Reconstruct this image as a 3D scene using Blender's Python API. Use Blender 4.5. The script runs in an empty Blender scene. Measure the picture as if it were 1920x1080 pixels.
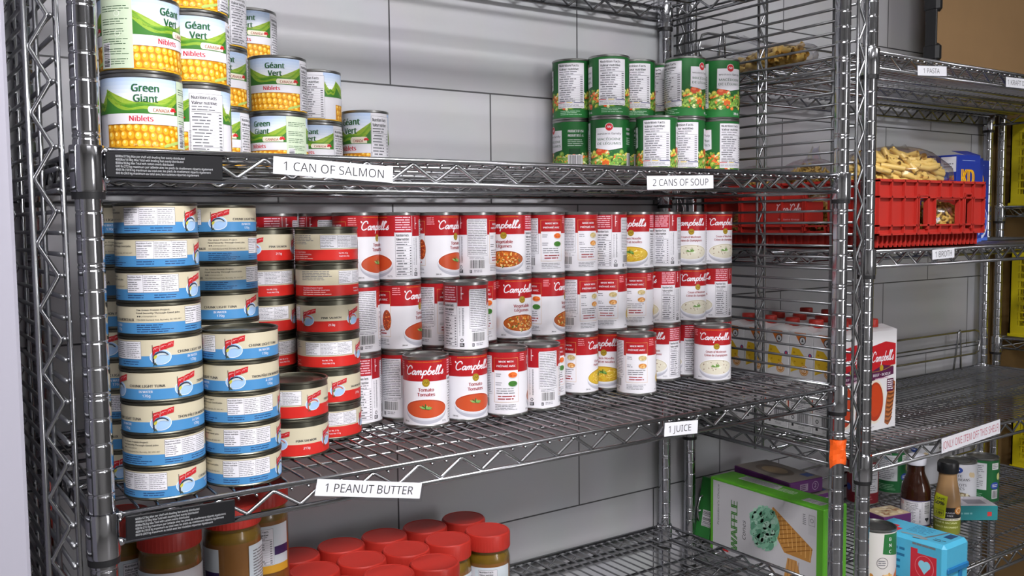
import bpy, math, random
from mathutils import Vector, Matrix
from mathutils.geometry import tessellate_polygon
random.seed(7)
SC = bpy.context.scene
COL = SC.collection
FLOOR_Z = 1500.0            # the scene is laid out in millimetres around the camera height; the floor lies 1500 mm below zero


def pt(x, y, z):
    return Vector((x * .001, y * .001, (z + FLOOR_Z) * .001))


# ---------------------------------------------------------------- camera
cam_data = bpy.data.cameras.new('camera')
cam = bpy.data.objects.new('camera', cam_data)
COL.objects.link(cam)
cam_data.sensor_width = 36.0
cam_data.lens = 1720.87 / 1920 * 36.0
cam_data.clip_start = .05
YAW, PIT, ROLL = math.radians(34.4204), math.radians(4.0687), math.radians(-.57516)
fwd = Vector((math.sin(YAW) * math.cos(PIT), math.cos(YAW) * math.cos(PIT), -math.sin(PIT)))
right = Vector((math.cos(YAW), -math.sin(YAW), 0))
up = right.cross(fwd)
r2 = right * math.cos(ROLL) + up * math.sin(ROLL)
u2 = up * math.cos(ROLL) - right * math.sin(ROLL)
m = Matrix((r2, u2, -fwd)).transposed().to_4x4()
m.translation = pt(-168.48, -974.14, -3.77)
cam.matrix_world = m
SC.camera = cam
CAMX, CAMY = -168.48, -974.14

# ---------------------------------------------------------------- world, exposure
w = bpy.data.worlds.new('room_air')
SC.world = w
w.use_nodes = True
w.node_tree.nodes['Background'].inputs[0].default_value = (.9, .92, 1, 1)
w.node_tree.nodes['Background'].inputs[1].default_value = .05
SC.view_settings.view_transform = 'Standard'
SC.view_settings.look = 'None'
SC.view_settings.gamma = 1
SC.view_settings.use_curve_mapping = False
SC.view_settings.exposure = 1.78
LAMP_MAIN, LAMP_FILL, LAMP_RIGHT_FILL = 23.0, 2.2, 5.5      # ceiling lamp emission; the last two are unseen lamps added as fill
LAMPS = [(200, -1120, LAMP_MAIN), (250, -2900, LAMP_FILL), (2700, -2300, LAMP_RIGHT_FILL)]  # main lamp, added rear fill, added fill for the right wall


# ---------------------------------------------------------------- materials
def lin(c):
    return tuple(((v / 255) / 12.92 if v / 255 <= .04045 else ((v / 255 + .055) / 1.055) ** 2.4) for v in c)


MATS = {}


def mat(name, rgb=(200, 200, 200), rough=.5, metal=0., spec=.5, noise=0., scale=30., emit=0., bump=0., alpha=1., trans=0., coat=0.):
    """principled material, its colour and roughness broken up by a little procedural noise"""
    if name in MATS:
        return MATS[name]
    M = bpy.data.materials.new(name)
    M.use_nodes = True
    nt = M.node_tree
    b = nt.nodes['Principled BSDF']
    c = lin(rgb)
    b.inputs['Base Color'].default_value = (*c, 1)
    b.inputs['Roughness'].default_value = rough
    b.inputs['Metallic'].default_value = metal
    b.inputs['Specular IOR Level'].default_value = spec
    b.inputs['Alpha'].default_value = alpha
    b.inputs['Transmission Weight'].default_value = trans
    b.inputs['Coat Weight'].default_value = coat
    if emit:
        b.inputs['Emission Color'].default_value = (1, .985, 1, 1)
        b.inputs['Emission Strength'].default_value = emit
    if noise or bump:
        tc = nt.nodes.new('ShaderNodeTexCoord')
        nz = nt.nodes.new('ShaderNodeTexNoise')
        nz.inputs['Scale'].default_value = scale
        nz.inputs['Detail'].default_value = 4
        nt.links.new(tc.outputs['Object'], nz.inputs['Vector'])
        if noise:
            mx = nt.nodes.new('ShaderNodeMix')
            mx.data_type = 'RGBA'
            mx.inputs[6].default_value = (*[v * (1 - noise) for v in c], 1)
            mx.inputs[7].default_value = (*[min(1, v * (1 + noise)) for v in c], 1)
            nt.links.new(nz.outputs['Fac'], mx.inputs[0])
            nt.links.new(mx.outputs[2], b.inputs['Base Color'])
        if bump:
            bp = nt.nodes.new('ShaderNodeBump')
            bp.inputs['Strength'].default_value = bump
            bp.inputs['Distance'].default_value = .002
            nt.links.new(nz.outputs['Fac'], bp.inputs['Height'])
            nt.links.new(bp.outputs['Normal'], b.inputs['Normal'])
    MATS[name] = M
    return M


def ink(rgb, rough=.38):
    """printed colour on a paper or film label"""
    return mat('print_%02x%02x%02x' % tuple(rgb), rgb, rough, spec=.4)


CHROME = mat('chrome_wire', (168, 169, 172), .22, 1, noise=.1, scale=60)
CHROME_ROD = mat('dull_chrome_rod', (138, 139, 142), .36, 1, noise=.1, scale=60)
CHROME2 = mat('chrome_post', (186, 187, 192), .12, 1, noise=.06, scale=40)
TIN = mat('tin_plate', (158, 158, 156), .3, 1, noise=.08, scale=90)
TINDARK = mat('lacquered_tin', (112, 110, 98), .34, 1, noise=.08, scale=90)
BLACKPL = mat('black_plastic', (26, 26, 28), .45, noise=.1)
REDPL = mat('red_plastic', (176, 44, 36), .42, noise=.06, scale=20)
REDLID = mat('red_lid_plastic', (186, 48, 38), .38, noise=.05, scale=25)
YELPL = mat('yellow_plastic', (214, 196, 22), .45, noise=.08, scale=18)
CARD = mat('brown_cardboard', (150, 118, 80), .8, noise=.1, scale=14)
WHITEWALL = mat('white_painted_board', (160, 158, 170), .45, noise=.02, scale=4)


def transparent(name, tint, amount, rough=.08):
    M = bpy.data.materials.new(name)
    M.use_nodes = True
    nt = M.node_tree
    nt.nodes.clear()
    o = nt.nodes.new('ShaderNodeOutputMaterial')
    t = nt.nodes.new('ShaderNodeBsdfTransparent')
    t.inputs[0].default_value = (*tint, 1)
    g = nt.nodes.new('ShaderNodeBsdfGlossy')
    g.inputs['Roughness'].default_value = rough
    g.inputs[0].default_value = (.9, .9, .95, 1)
    mx = nt.nodes.new('ShaderNodeMixShader')
    lw = nt.nodes.new('ShaderNodeLayerWeight')
    lw.inputs['Blend'].default_value = amount
    nt.links.new(lw.outputs['Facing'], mx.inputs[0])
    nt.links.new(t.outputs[0], mx.inputs[1])
    nt.links.new(g.outputs[0], mx.inputs[2])
    nt.links.new(mx.outputs[0], o.inputs[0])
    return M


FILM = transparent('clear_plastic_film', (.95, .95, .96), .2, .14)
GLASSY = transparent('clear_jar_wall', (.97, .96, .94), .12, .05)


def wall_material():
    M = bpy.data.materials.new('painted_block_wall')
    M.use_nodes = True
    nt = M.node_tree
    b = nt.nodes['Principled BSDF']
    b.inputs['Roughness'].default_value = .42
    tc = nt.nodes.new('ShaderNodeTexCoord')
    mp = nt.nodes.new('ShaderNodeMapping')
    # x runs along the wall, z up -> brick plane
    sep = nt.nodes.new('ShaderNodeSeparateXYZ')
    cmb = nt.nodes.new('ShaderNodeCombineXYZ')
    nt.links.new(tc.outputs['Object'], sep.inputs[0])
    nt.links.new(sep.outputs[0], cmb.inputs[0])
    nt.links.new(sep.outputs[2], cmb.inputs[1])
    nt.links.new(cmb.outputs[0], mp.inputs['Vector'])
    br = nt.nodes.new('ShaderNodeTexBrick')
    br.offset = .5
    br.inputs['Scale'].default_value = 1
    br.inputs['Brick Width'].default_value = .405
    br.inputs['Row Height'].default_value = .2008
    br.inputs['Mortar Size'].default_value = .0016
    br.inputs['Mortar Smooth'].default_value = .25
    br.inputs['Color1'].default_value = (*lin((186, 186, 190)), 1)
    br.inputs['Color2'].default_value = (*lin((181, 181, 184)), 1)
    br.inputs['Mortar'].default_value = (*lin((72, 72, 74)), 1)
    WALL_X, WALL_Z = .5575 - .2025, .2315 - .2008 * 8      # a joint crossing: rows counted from here
    mp.inputs['Location'].default_value = (-WALL_X, -WALL_Z, 0)
    nt.links.new(mp.outputs[0], br.inputs['Vector'])
    nz = nt.nodes.new('ShaderNodeTexNoise')
    nz.inputs['Scale'].default_value = 9
    nz.inputs['Detail'].default_value = 6
    nt.links.new(tc.outputs['Object'], nz.inputs['Vector'])
    mx = nt.nodes.new('ShaderNodeMix')
    mx.data_type = 'RGBA'
    mx.blend_type = 'MULTIPLY'
    mx.inputs[0].default_value = .12
    nt.links.new(br.outputs['Color'], mx.inputs[6])
    nt.links.new(nz.outputs['Color'], mx.inputs[7])
    nt.links.new(mx.outputs[2], b.inputs['Base Color'])
    bp = nt.nodes.new('ShaderNodeBump')
    bp.inputs['Strength'].default_value = .5
    bp.inputs['Distance'].default_value = .002
    bp.invert = True
    nt.links.new(br.outputs['Fac'], bp.inputs['Height'])
    nt.links.new(bp.outputs['Normal'], b.inputs['Normal'])
    return M


# ---------------------------------------------------------------- mesh building (millimetres)
class MB:
    def __init__(s):
        s.v, s.f, s.mi, s.sm, s.mats = [], [], [], [], []

    def mat(s, M):
        if M not in s.mats:
            s.mats.append(M)
        return s.mats.index(M)

    def add(s, vs, fs, M, smooth=True):
        k = len(s.v)
        i = s.mat(M)
        s.v += [tuple(a) for a in vs]
        for f in fs:
            s.f.append([a + k for a in f])
            s.mi.append(i)
            s.sm.append(smooth)

    def box(s, x0, y0, z0, x1, y1, z1, M, bev=0.):
        if bev <= 0:
            v = [(x, y, z) for z in (z0, z1) for y in (y0, y1) for x in (x0, x1)]
            s.add(v, [(0, 2, 3, 1), (4, 5, 7, 6), (0, 1, 5, 4), (2, 6, 7, 3), (0, 4, 6, 2), (1, 3, 7, 5)], M, False)
            return
        b = min(bev, (x1 - x0) * .49, (y1 - y0) * .49, (z1 - z0) * .49)
        v, ix = [], {}
        for i, (cx, sx) in enumerate(((x0, 1), (x1, -1))):
            for j, (cy, sy) in enumerate(((y0, 1), (y1, -1))):
                for k, (cz, sz) in enumerate(((z0, 1), (z1, -1))):
                    for a in range(3):
                        o = [cx + sx * b, cy + sy * b, cz + sz * b]
                        o[a] = (cx, cy, cz)[a]
                        ix[i, j, k, a] = len(v)
                        v.append(tuple(o))
        f = []
        for a in range(3):
            p, q = [(1, 2), (2, 0), (0, 1)][a]
            for side in (0, 1):
                quad = []
                for (s1, s2) in ((0, 0), (1, 0), (1, 1), (0, 1)):
                    kk = [0, 0, 0]
                    kk[a], kk[p], kk[q] = side, s1, s2
                    quad.append(ix[kk[0], kk[1], kk[2], a])
                f.append(quad if side else quad[::-1])
        for a in range(3):          # edges along axis a
            p, q = [(1, 2), (2, 0), (0, 1)][a]
            for s1 in (0, 1):
                for s2 in (0, 1):
                    e = []
                    for t in (0, 1):
                        kk = [0, 0, 0]
                        kk[a], kk[p], kk[q] = t, s1, s2
                        e.append((ix[kk[0], kk[1], kk[2], p], ix[kk[0], kk[1], kk[2], q]))
                    q4 = [e[0][0], e[0][1], e[1][1], e[1][0]]
                    f.append(q4 if s1 == s2 else q4[::-1])
        for i in (0, 1):
            for j in (0, 1):
                for k in (0, 1):
                    t = [ix[i, j, k, a] for a in range(3)]
                    f.append(t if (i + j + k) % 2 == 1 else t[::-1])
        s.add(v, f, M, False)

    def tube(s, pts, r, M, n=6, closed=False, caps=True):
        pts = [Vector(a) for a in pts]
        N = len(pts)
        vs, fs = [], []
        prev = None
        for i, c in enumerate(pts):
            if closed:
                t = (pts[(i + 1) % N] - c).normalized() + (c - pts[i - 1]).normalized()
            else:
                t = Vector((0, 0, 0))
                if i < N - 1:
                    t += (pts[i + 1] - c).normalized()
                if i:
                    t += (c - pts[i - 1]).normalized()
            t.normalize()
            if prev is None:
                a = t.cross(Vector((0, 0, 1)))
                if a.length < .1:
                    a = t.cross(Vector((0, 1, 0)))
            else:
                a = prev - t * prev.dot(t)
            a.normalize()
            prev = a
            b = t.cross(a)
            rr = r[i] if isinstance(r, (list, tuple)) else r
            for k in range(n):
                g = 2 * math.pi * k / n
                vs.append(c + a * math.cos(g) * rr + b * math.sin(g) * rr)
        for i in range(N if closed else N - 1):
            j = (i + 1) % N
            for k in range(n):
                l = (k + 1) % n
                fs.append((i * n + k, i * n + l, j * n + l, j * n + k))
        if caps and not closed:
            fs.append(tuple(range(n))[::-1])
            fs.append(tuple((N - 1) * n + k for k in range(n)))
        s.add(vs, fs, M, True)

    def lathe(s, prof, M, n=48, c=(0, 0, 0), smooth=True, capb=False, capt=False, sx=1., sy=1.):
        vs, fs = [], []
        for r, z in prof:
            for k in range(n):
                g = 2 * math.pi * k / n
                vs.append((c[0] + r * math.sin(g) * sx, c[1] - r * math.cos(g) * sy, c[2] + z))
        for i in range(len(prof) - 1):
            for k in range(n):
                l = (k + 1) % n
                fs.append((i * n + k, i * n + l, (i + 1) * n + l, (i + 1) * n + k))
        if capb:
            fs.append(tuple(range(n))[::-1])
        if capt:
            fs.append(tuple((len(prof) - 1) * n + k for k in range(n)))
        s.add(vs, fs, M, smooth)

    def blob(s, c, r, M, n=12, m=8, jit=0.):
        vs, fs = [], []
        for i in range(m + 1):
            t = math.pi * i / m
            for k in range(n):
                g = 2 * math.pi * k / n
                q = 1 + (random.uniform(-jit, jit) if 0 < i < m else 0)
                vs.append((c[0] + r[0] * math.sin(t) * math.cos(g) * q, c[1] + r[1] * math.sin(t) * math.sin(g) * q, c[2] + r[2] * math.cos(t) * q))
        for i in range(m):
            for k in range(n):
                l = (k + 1) % n
                fs.append((i * n + k, (i + 1) * n + k, (i + 1) * n + l, i * n + l))
        s.add(vs, fs, M, True)

    def xform(s, M4, k0=0):
        s.v = s.v[:k0] + [tuple(M4 @ Vector(a)) for a in s.v[k0:]]

    def mesh(s, name, normals=None):
        me = bpy.data.meshes.new(name)
        me.from_pydata([(a * .001, b * .001, c * .001) for a, b, c in s.v], [], s.f)
        for M in s.mats:
            me.materials.append(M)
        me.polygons.foreach_set('material_index', s.mi)
        me.polygons.foreach_set('use_smooth', s.sm)
        me.update()
        return me

    def build(s, name, parent=None, **k):
        return link(name, s.mesh(name), parent, **k)


def auto_smooth(me, deg=40):
    """sharp edges where faces meet steeply, so that lathed parts keep crisp rims"""
    import bmesh
    bm = bmesh.new()
    bm.from_mesh(me)
    lim = math.radians(deg)
    for e in bm.edges:
        if len(e.link_faces) == 2 and e.calc_face_angle(0) > lim:
            e.smooth = False
    bm.to_mesh(me)
    bm.free()
    return me


def link(name, me, parent=None, loc=None, rotz=0., rot=None):
    o = bpy.data.objects.new(name, me)
    COL.objects.link(o)
    if parent is not None:
        o.parent = parent
    if loc is not None:
        o.location = Vector(loc) if parent is None else Vector([a * .001 for a in loc])
    o.rotation_euler = rot if rot is not None else (0, 0, rotz)
    return o


def thing(name, label, cat, x, y, z, rotz=0., group=None, rot=None):
    o = bpy.data.objects.new(name, None)
    COL.objects.link(o)
    o.empty_display_size = .02
    o.location = pt(x, y, z)
    o.rotation_euler = rot if rot is not None else (0, 0, rotz)
    tag(o, label, cat, group)
    return o


def tag(o, label, cat, group=None):
    o['label'] = label
    o['category'] = cat
    if group:
        o['group'] = group
    return o


def dup(root, x, y, z, rotz, label, group=None):
    r = root.copy()
    COL.objects.link(r)
    r.location = pt(x, y, z)
    r.rotation_euler = (0, 0, rotz)
    r['label'] = label
    if group:
        r['group'] = group
    for ch in list(root.children):
        c = ch.copy()
        COL.objects.link(c)
        c.parent = r
        for g in list(ch.children):
            d = g.copy()
            COL.objects.link(d)
            d.parent = c
    return r


def struct(name, mb, **k):
    o = mb.build(name, **k)
    o['kind'] = 'structure'
    return o


# ---------------------------------------------------------------- printed artwork
TXT = {}
try:        # the sans serif that ships inside Blender; its built-in lettering otherwise
    SANS = bpy.data.fonts.load(bpy.utils.system_resource('DATAFILES', path='fonts') + '/NotoSansHebrew-Regular.woff2')
except Exception:
    SANS = None


def glyphs(s):
    key = s
    if key not in TXT:
        cu = bpy.data.curves.new('lettering', 'FONT')
        cu.body = s
        cu.size = 1
        if SANS:
            cu.font = SANS
        cu.resolution_u = 2
        o = bpy.data.objects.new('lettering', cu)
        COL.objects.link(o)
        dg = bpy.context.evaluated_depsgraph_get()
        me = bpy.data.meshes.new_from_object(o.evaluated_get(dg))
        tris = []
        me.calc_loop_triangles()
        for t in me.loop_triangles:
            tris.append([tuple(me.vertices[i].co[:2]) for i in t.vertices])
        bpy.data.objects.remove(o)
        bpy.data.curves.remove(cu)
        bpy.data.meshes.remove(me)
        xs = [p[0] for t in tris for p in t] or [0]
        ys = [p[1] for t in tris for p in t] or [0]
        TXT[key] = (tris, min(xs), max(xs), min(ys), max(ys))
    return TXT[key]


def spline(P, k=6):
    P = [Vector(a) for a in P]
    out = []
    for i in range(len(P) - 1):
        a, b, c, d = P[max(i - 1, 0)], P[i], P[i + 1], P[min(i + 2, len(P) - 1)]
        for j in range(k):
            t = j / k
            out.append(.5 * ((2 * b) + (c - a) * t + (2 * a - 5 * b + 4 * c - d) * t * t + (3 * b - a - 3 * c + d) * t ** 3))
    out.append(P[-1])
    return out


CAPH = glyphs('H')[4]


class Art:
    """flat printed artwork, u to the right and v up, in millimetres; later wrapped round a can or laid on a box face"""

    def __init__(s):
        s.p = []            # (convex polygon, layer, material)

    def poly(s, pts, M, ly=1):
        t = tessellate_polygon([[Vector((a[0], a[1], 0)) for a in pts]])
        for tri in t:
            s.p.append(([tuple(pts[i][:2]) for i in tri], ly, M))

    def quad(s, pts, M, ly=1):
        s.p.append(([tuple(a[:2]) for a in pts], ly, M))

    def rect(s, u0, v0, u1, v1, M, ly=1):
        s.p.append(([(u0, v0), (u1, v0), (u1, v1), (u0, v1)], ly, M))

    def frame(s, u0, v0, u1, v1, wd, M, ly=1):
        s.rect(u0, v0, u1, v0 + wd, M, ly)
        s.rect(u0, v1 - wd, u1, v1, M, ly)
        s.rect(u0, v0, u0 + wd, v1, M, ly)
        s.rect(u1 - wd, v0, u1, v1, M, ly)

    def ell(s, cu, cv, ru, rv, M, ly=1, n=24, rot=0., a0=0., a1=2 * math.pi):
        c, q = math.cos(rot), math.sin(rot)
        P = []
        for i in range(n):
            g = a0 + (a1 - a0) * i / (n if a1 - a0 > 6.28 else n - 1)
            x, y = ru * math.cos(g), rv * math.sin(g)
            P.append((cu + x * c - y * q, cv + x * q + y * c))
        s.p.append((P, ly, M))

    def ring(s, cu, cv, ru, rv, wd, M, ly=1, n=32):
        for i in range(n):
            a, b = 2 * math.pi * i / n, 2 * math.pi * (i + 1) / n
            s.p.append(([(cu + ru * math.cos(a), cv + rv * math.sin(a)), (cu + ru * math.cos(b), cv + rv * math.sin(b)),
                         (cu + (ru - wd) * math.cos(b), cv + (rv - wd) * math.sin(b)), (cu + (ru - wd) * math.cos(a), cv + (rv - wd) * math.sin(a))], ly, M))

    def text(s, t, u, v, h, M, ly=2, al='c', sx=1., bold=0., wid=None, shear=0.):
        """h is the height of a capital; (u, v) the baseline point"""
        tris, x0, x1, y0, y1 = glyphs(t)
        k = h / CAPH
        kx = k * sx
        if wid:
            kx = wid / max(x1 - x0, 1e-6)
        off = {'c': -(x0 + x1) / 2, 'l': -x0, 'r': -x1}[al]
        for dx in ((-bold * .62, bold * .62) if bold else (0,)):
            for tri in tris:
                s.p.append(([(u + (a + off) * kx + dx * k + b * k * shear, v + b * k) for a, b in tri], ly, M))

    def lines(s, u0, v0, u1, v1, n, M, ly=2, fill=.5, gap=.25, ragged=.3, word=(2., 6.)):
        """n lines of print too small to read"""
        ph = (v1 - v0) / n
        for i in range(n):
            v = v1 - (i + 1) * ph + ph * .3
            e = u1 - random.random() * ragged * (u1 - u0)
            u = u0
            while u < e - .4:
                l = min(random.uniform(*word) * (.5 + .5 * ph), e - u)
                s.rect(u, v, u + l, v + ph * fill, M, ly)
                u += l + ph * gap + .2

    def barcode(s, u0, v0, u1, v1, ly=2, vert=False):
        K, W = ink((28, 28, 30)), ink((224, 222, 226))
        s.rect(u0 - 1, v0 - 1, u1 + 1, v1 + 1, W, ly)
        u = u0
        hi = v1 if vert else u1
        u = v0 if vert else u0
        while u < hi:
            l = random.choice((.35, .5, .8, 1.0)) * max(.5, (hi - (v0 if vert else u0)) / 24)
            if vert:
                s.rect(u0, u, u1, min(u + l, v1), K, ly + 1)
            else:
                s.rect(u, v0, min(u + l, u1), v1, K, ly + 1)
            u += l + random.choice((.4, .6, .9)) * max(.5, (hi - (v0 if vert else u0)) / 24)

    def stroke(s, P, wd, M, ly=2, o=(0, 0), k=1., kx=None, slant=0., smooth=True):
        Q = spline([(a[0], a[1], 0) for a in P]) if smooth else [Vector((a[0], a[1], 0)) for a in P]
        kx = k if kx is None else kx
        Q = [Vector((o[0] + (q.x + slant * q.y) * kx, o[1] + q.y * k, 0)) for q in Q]
        for i in range(len(Q) - 1):
            d = Q[i + 1] - Q[i]
            if d.length < 1e-6:
                continue
            d.normalize()
            t = Vector((-d.y, d.x, 0)) * wd * .5
            e = d * wd * .2
            s.quad([Q[i] - t - e, Q[i + 1] - t + e, Q[i + 1] + t + e, Q[i] + t - e], M, ly)

    def nutrition(s, u0, v0, u1, v1, ly=2, rows=9, head=True, wide=False):
        W, K, K2 = ink((222, 220, 226)), ink((44, 44, 50)), ink((104, 104, 110))
        s.rect(u0, v0, u1, v1, W, ly)
        s.frame(u0, v0, u1, v1, .28, K, ly + 1)
        wu, hv = u1 - u0, v1 - v0
        if wide:
            n = 3
            cw = wu / n
            s.text('Nutrition Facts', u0 + .8, v1 - hv * .17, hv * .085, K, ly + 1, 'l', wid=cw * .86, bold=.05)
            s.text('Valeur nutritive', u0 + .8, v1 - hv * .31, hv * .085, K, ly + 1, 'l', wid=cw * .86, bold=.05)
            s.lines(u0 + .8, v0 + hv * .08, u0 + cw * .8, v1 - hv * .36, 5, K2, ly + 1, .32)
            for c in (1, 2):
                a = u0 + cw * c + .6
                s.rect(a - .7, v0, a - .5, v1, K, ly + 1)
                s.lines(a, v0 + hv * .08, a + cw - 1.4, v1 - hv * .06, 8, K2, ly + 1, .3, ragged=.45, word=(1.2, 3.2))
                for q in (.34, .66):
                    s.rect(a, v0 + hv * q, a + cw - 1.4, v0 + hv * q + .2, K, ly + 1)
            return
        ht = hv * .1
        s.text('Nutrition Facts', u0 + wu * .06, v1 - ht * .95, ht * .56, K, ly + 1, 'l', wid=wu * .72, bold=.05)
        s.text('Valeur nutritive', u0 + wu * .06, v1 - ht * 1.85, ht * .56, K, ly + 1, 'l', wid=wu * .72, bold=.05)
        s.lines(u0 + wu * .06, v1 - hv * .30, u1 - wu * .2, v1 - ht * 1.98, 2, K2, ly + 1, .36)
        s.rect(u0 + wu * .05, v1 - hv * .31, u1 - wu * .05, v1 - hv * .31 + .5, K, ly + 1)
        y1 = v1 - hv * .32
        ph = (y1 - v0 - hv * .02) / rows
        for i in range(rows):
            y = y1 - (i + 1) * ph
            s.lines(u0 + wu * (.06 if i % 3 else .12), y, u0 + wu * random.uniform(.5, .72), y + ph, 1, K2, ly + 1, .38, ragged=.1)
            s.rect(u1 - wu * .16, y + ph * .3, u1 - wu * .06, y + ph * .6, K, ly + 1)
            s.rect(u0 + wu * .05, y, u1 - wu * .05, y + (.45 if i == rows - 2 else .16), K, ly + 1)

    # -- mapping
    def _strips(s, du):
        for P, ly, M in s.p:
            us = [a[0] for a in P]
            i0, i1 = math.floor(min(us) / du), math.floor((max(us) - 1e-9) / du)
            if i0 >= i1:
                yield P, ly, M
                continue
            for i in range(i0, i1 + 1):
                Q = clip(clip(P, i * du, 1), (i + 1) * du, -1)
                if len(Q) > 2:
                    yield Q, ly, M

    def wrap(s, mb, R, du=2.4, dl=.07, z0=0.):
        nor = []
        for q, (P, ly, M) in enumerate(s._strips(du)):
            if area(P) < 0:
                P = P[::-1]
            k = len(mb.v)
            for u, v in P:
                g = u / R
                rr = R + (ly + q % 7 * .06) * dl
                mb.v.append((rr * math.sin(g), -rr * math.cos(g), v + z0))
                nor.append((math.sin(g), -math.cos(g), 0))
            mb.f.append(list(range(k, k + len(P))))
            mb.mi.append(mb.mat(M))
            mb.sm.append(True)
        return nor

    def label_mesh(s, name, R, du=2.4):
        mb = MB()
        nor = s.wrap(mb, R, du)
        me = mb.mesh(name)
        ln = [None] * len(me.loops)
        for l in me.loops:
            ln[l.index] = nor[l.vertex_index]
        me.normals_split_custom_set(ln)
        return me

    def lay(s, mb, O, U, V, dl=.08):
        """onto a plane: origin O, unit vectors U (right) and V (up)"""
        O, U, V = Vector(O), Vector(U).normalized(), Vector(V).normalized()
        N = U.cross(V)
        for q, (P, ly, M) in enumerate(s.p):
            if area(P) < 0:
                P = P[::-1]
            k = len(mb.v)
            for u, v in P:
                mb.v.append(tuple(O + U * u + V * v + N * ((ly + q % 7 * .06) * dl + .05)))
            mb.f.append(list(range(k, k + len(P))))
            mb.mi.append(mb.mat(M))
            mb.sm.append(False)


def area(P):
    return sum(P[i - 1][0] * P[i][1] - P[i][0] * P[i - 1][1] for i in range(len(P)))


def clip(P, u, sg):
    out = []
    for i in range(len(P)):
        a, b = P[i - 1], P[i]
        ia, ib = (a[0] - u) * sg >= 0, (b[0] - u) * sg >= 0
        if ia != ib:
            t = (u - a[0]) / (b[0] - a[0])
            out.append((u, a[1] + (b[1] - a[1]) * t))
        if ib:
            out.append(b)
    return out
# ================================================================ the setting
WALLM = wall_material()
mb = MB()
mb.box(-700, 445, -1500, 2476, 560, 1320, WALLM)
o = mb.mesh('wall_back')
ob = link('wall_back', o)
ob['kind'] = 'structure'
ob.location = (0, 0, 1.5)
PLY = mat('brown_plywood', (126, 98, 58), .7, noise=.12, scale=6)
mb = MB(); mb.box(2476, 441, -1500, 3700, 560, 1320, PLY)
ob = struct('trim_1', mb); ob.location = (0, 0, 1.5)
mb = MB(); mb.box(-900, -61, -1500, -71.5, 444, 1320, WHITEWALL, 3)
ob = struct('wall_left', mb); ob.location = (0, 0, 1.5)
ROOMW = mat('room_paint', (96, 95, 93), .6, noise=.03, scale=3)
ROOML = mat('light_room_paint', (176, 175, 172), .6, noise=.03, scale=3)
mb = MB(); mb.box(3700, -4200, -1500, 3800, 560, 1320, ROOMW)
ob = struct('wall_right', mb); ob.location = (0, 0, 1.5)
mb = MB(); mb.box(-2600, -4300, -1500, 3800, -4200, 1320, ROOML)
ob = struct('wall_front', mb); ob.location = (0, 0, 1.5)
mb = MB(); mb.box(-2600, -4200, -1500, -2500, -61, 1320, ROOML)
mb.box(-2500, -61, -1500, -900, 0, 1320, ROOML)
ob = struct('wall_side', mb); ob.location = (0, 0, 1.5)
# glowing window, added for post highlights and fill, in the wall behind the photographer
mb = MB()
mb.box(1680, -4200, -620, 2330, -4190, 820, mat('added_glow_pane', (220, 225, 235), .3, emit=3.0))
ob = struct('added_window', mb); ob.location = (0, 0, 1.5)
mb = MB()
for a_, c_, e_, g_ in ((1620, -680, 1680, 880), (2330, -680, 2390, 880), (1680, 820, 2330, 880), (1680, -680, 2330, -620), (1990, -620, 2020, 820)):
    mb.box(a_, -4200, c_, e_, -4170, g_, WHITEWALL)
ob = struct('added_window_trim', mb); ob.location = (0, 0, 1.5)  # frame of the added window
FLM = mat('grey_vinyl_floor', (112, 110, 108), .45, noise=.12, scale=12)
mb = MB(); mb.box(-2600, -4300, -1560, 3800, 560, -1500, FLM)
ob = struct('floor', mb); ob.location = (0, 0, 1.5)
mb = MB(); mb.box(-2600, -4300, 1320, 3800, 560, 1380, mat('ceiling_tile', (205, 204, 200), .85, noise=.05, scale=40))
ob = struct('ceiling', mb); ob.location = (0, 0, 1.5)


def ceiling_light(x, y, e, label):
    t = thing('ceiling_light', label, 'light', x, y, 1319, group='ceiling lights')
    mb = MB()
    for a, b, c, d in ((-620, -170, 620, -150), (-620, 150, 620, 170), (-620, -150, -600, 150), (600, -150, 620, 150)):
        mb.box(a, b, -60, c, d, 0, WHITEWALL)
    mb.build('frame', t)
    mb = MB()
    mb.box(-600, -150, -52, 600, 150, -44, mat('lit_diffuser_%d' % (e * 10), (240, 240, 240), .6, emit=e))
    mb.build('diffuser', t)


for (x, y, e), lb in zip(LAMPS, ('long ceiling light nearest the canned goods', 'added ceiling fill light near the far wall behind the camera', 'added ceiling fill light on the right beyond the second rack')):
    ceiling_light(x, y, e, lb)


# ================================================================ wire shelving
W, D = 1177.0, 424.0


def zig(a, b, z0, z1, per, ph, axis, fixed, r, mbb, M):
    """the bent wire of a truss, from a to b along an axis"""
    k = math.ceil((a - ph) / (per / 2))
    P = []
    while ph + k * per / 2 <= b:
        s = ph + k * per / 2
        z = z1 if k % 2 == 0 else z0
        for d in (-1.6, 1.6):
            P.append((s + d, fixed, z) if axis == 'x' else (fixed, s + d, z))
        k += 1
    mbb.tube(P, r, M, 6)


def truss_mesh(name, axis, a, b, fixed, zt=-2.5, zb=-30., per=60.3, ph=175.):
    mb = MB()
    for z in (zt, zb):
        mb.tube([(a, fixed, z), (b, fixed, z)] if axis == 'x' else [(fixed, a, z), (fixed, b, z)], 3.3, CHROME, 8)
    zig(a + 4, b - 4, zb + 4.5, zt - 4.5, per, ph, axis, fixed, 2.4, mb, CHROME)
    return mb.mesh(name)


def deck_mesh():
    mb = MB()
    x = 15.6
    while x < W - 8:
        mb.tube([(x, -7, -7.5), (x, 0, -6.2), (x, 8, -1.6), (x, D - 8, -1.6), (x, D, -6.2), (x, D + 7, -7.5)], 1.55, CHROME, 6)
        x += 19.93
    for y in (8, 68, 162, 212, 264, 356, D - 8):
        mb.tube([(-2, y, -5.6), (W + 2, y, -5.6)], 2.6, CHROME, 6)
    return mb.mesh('wire_deck')


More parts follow.
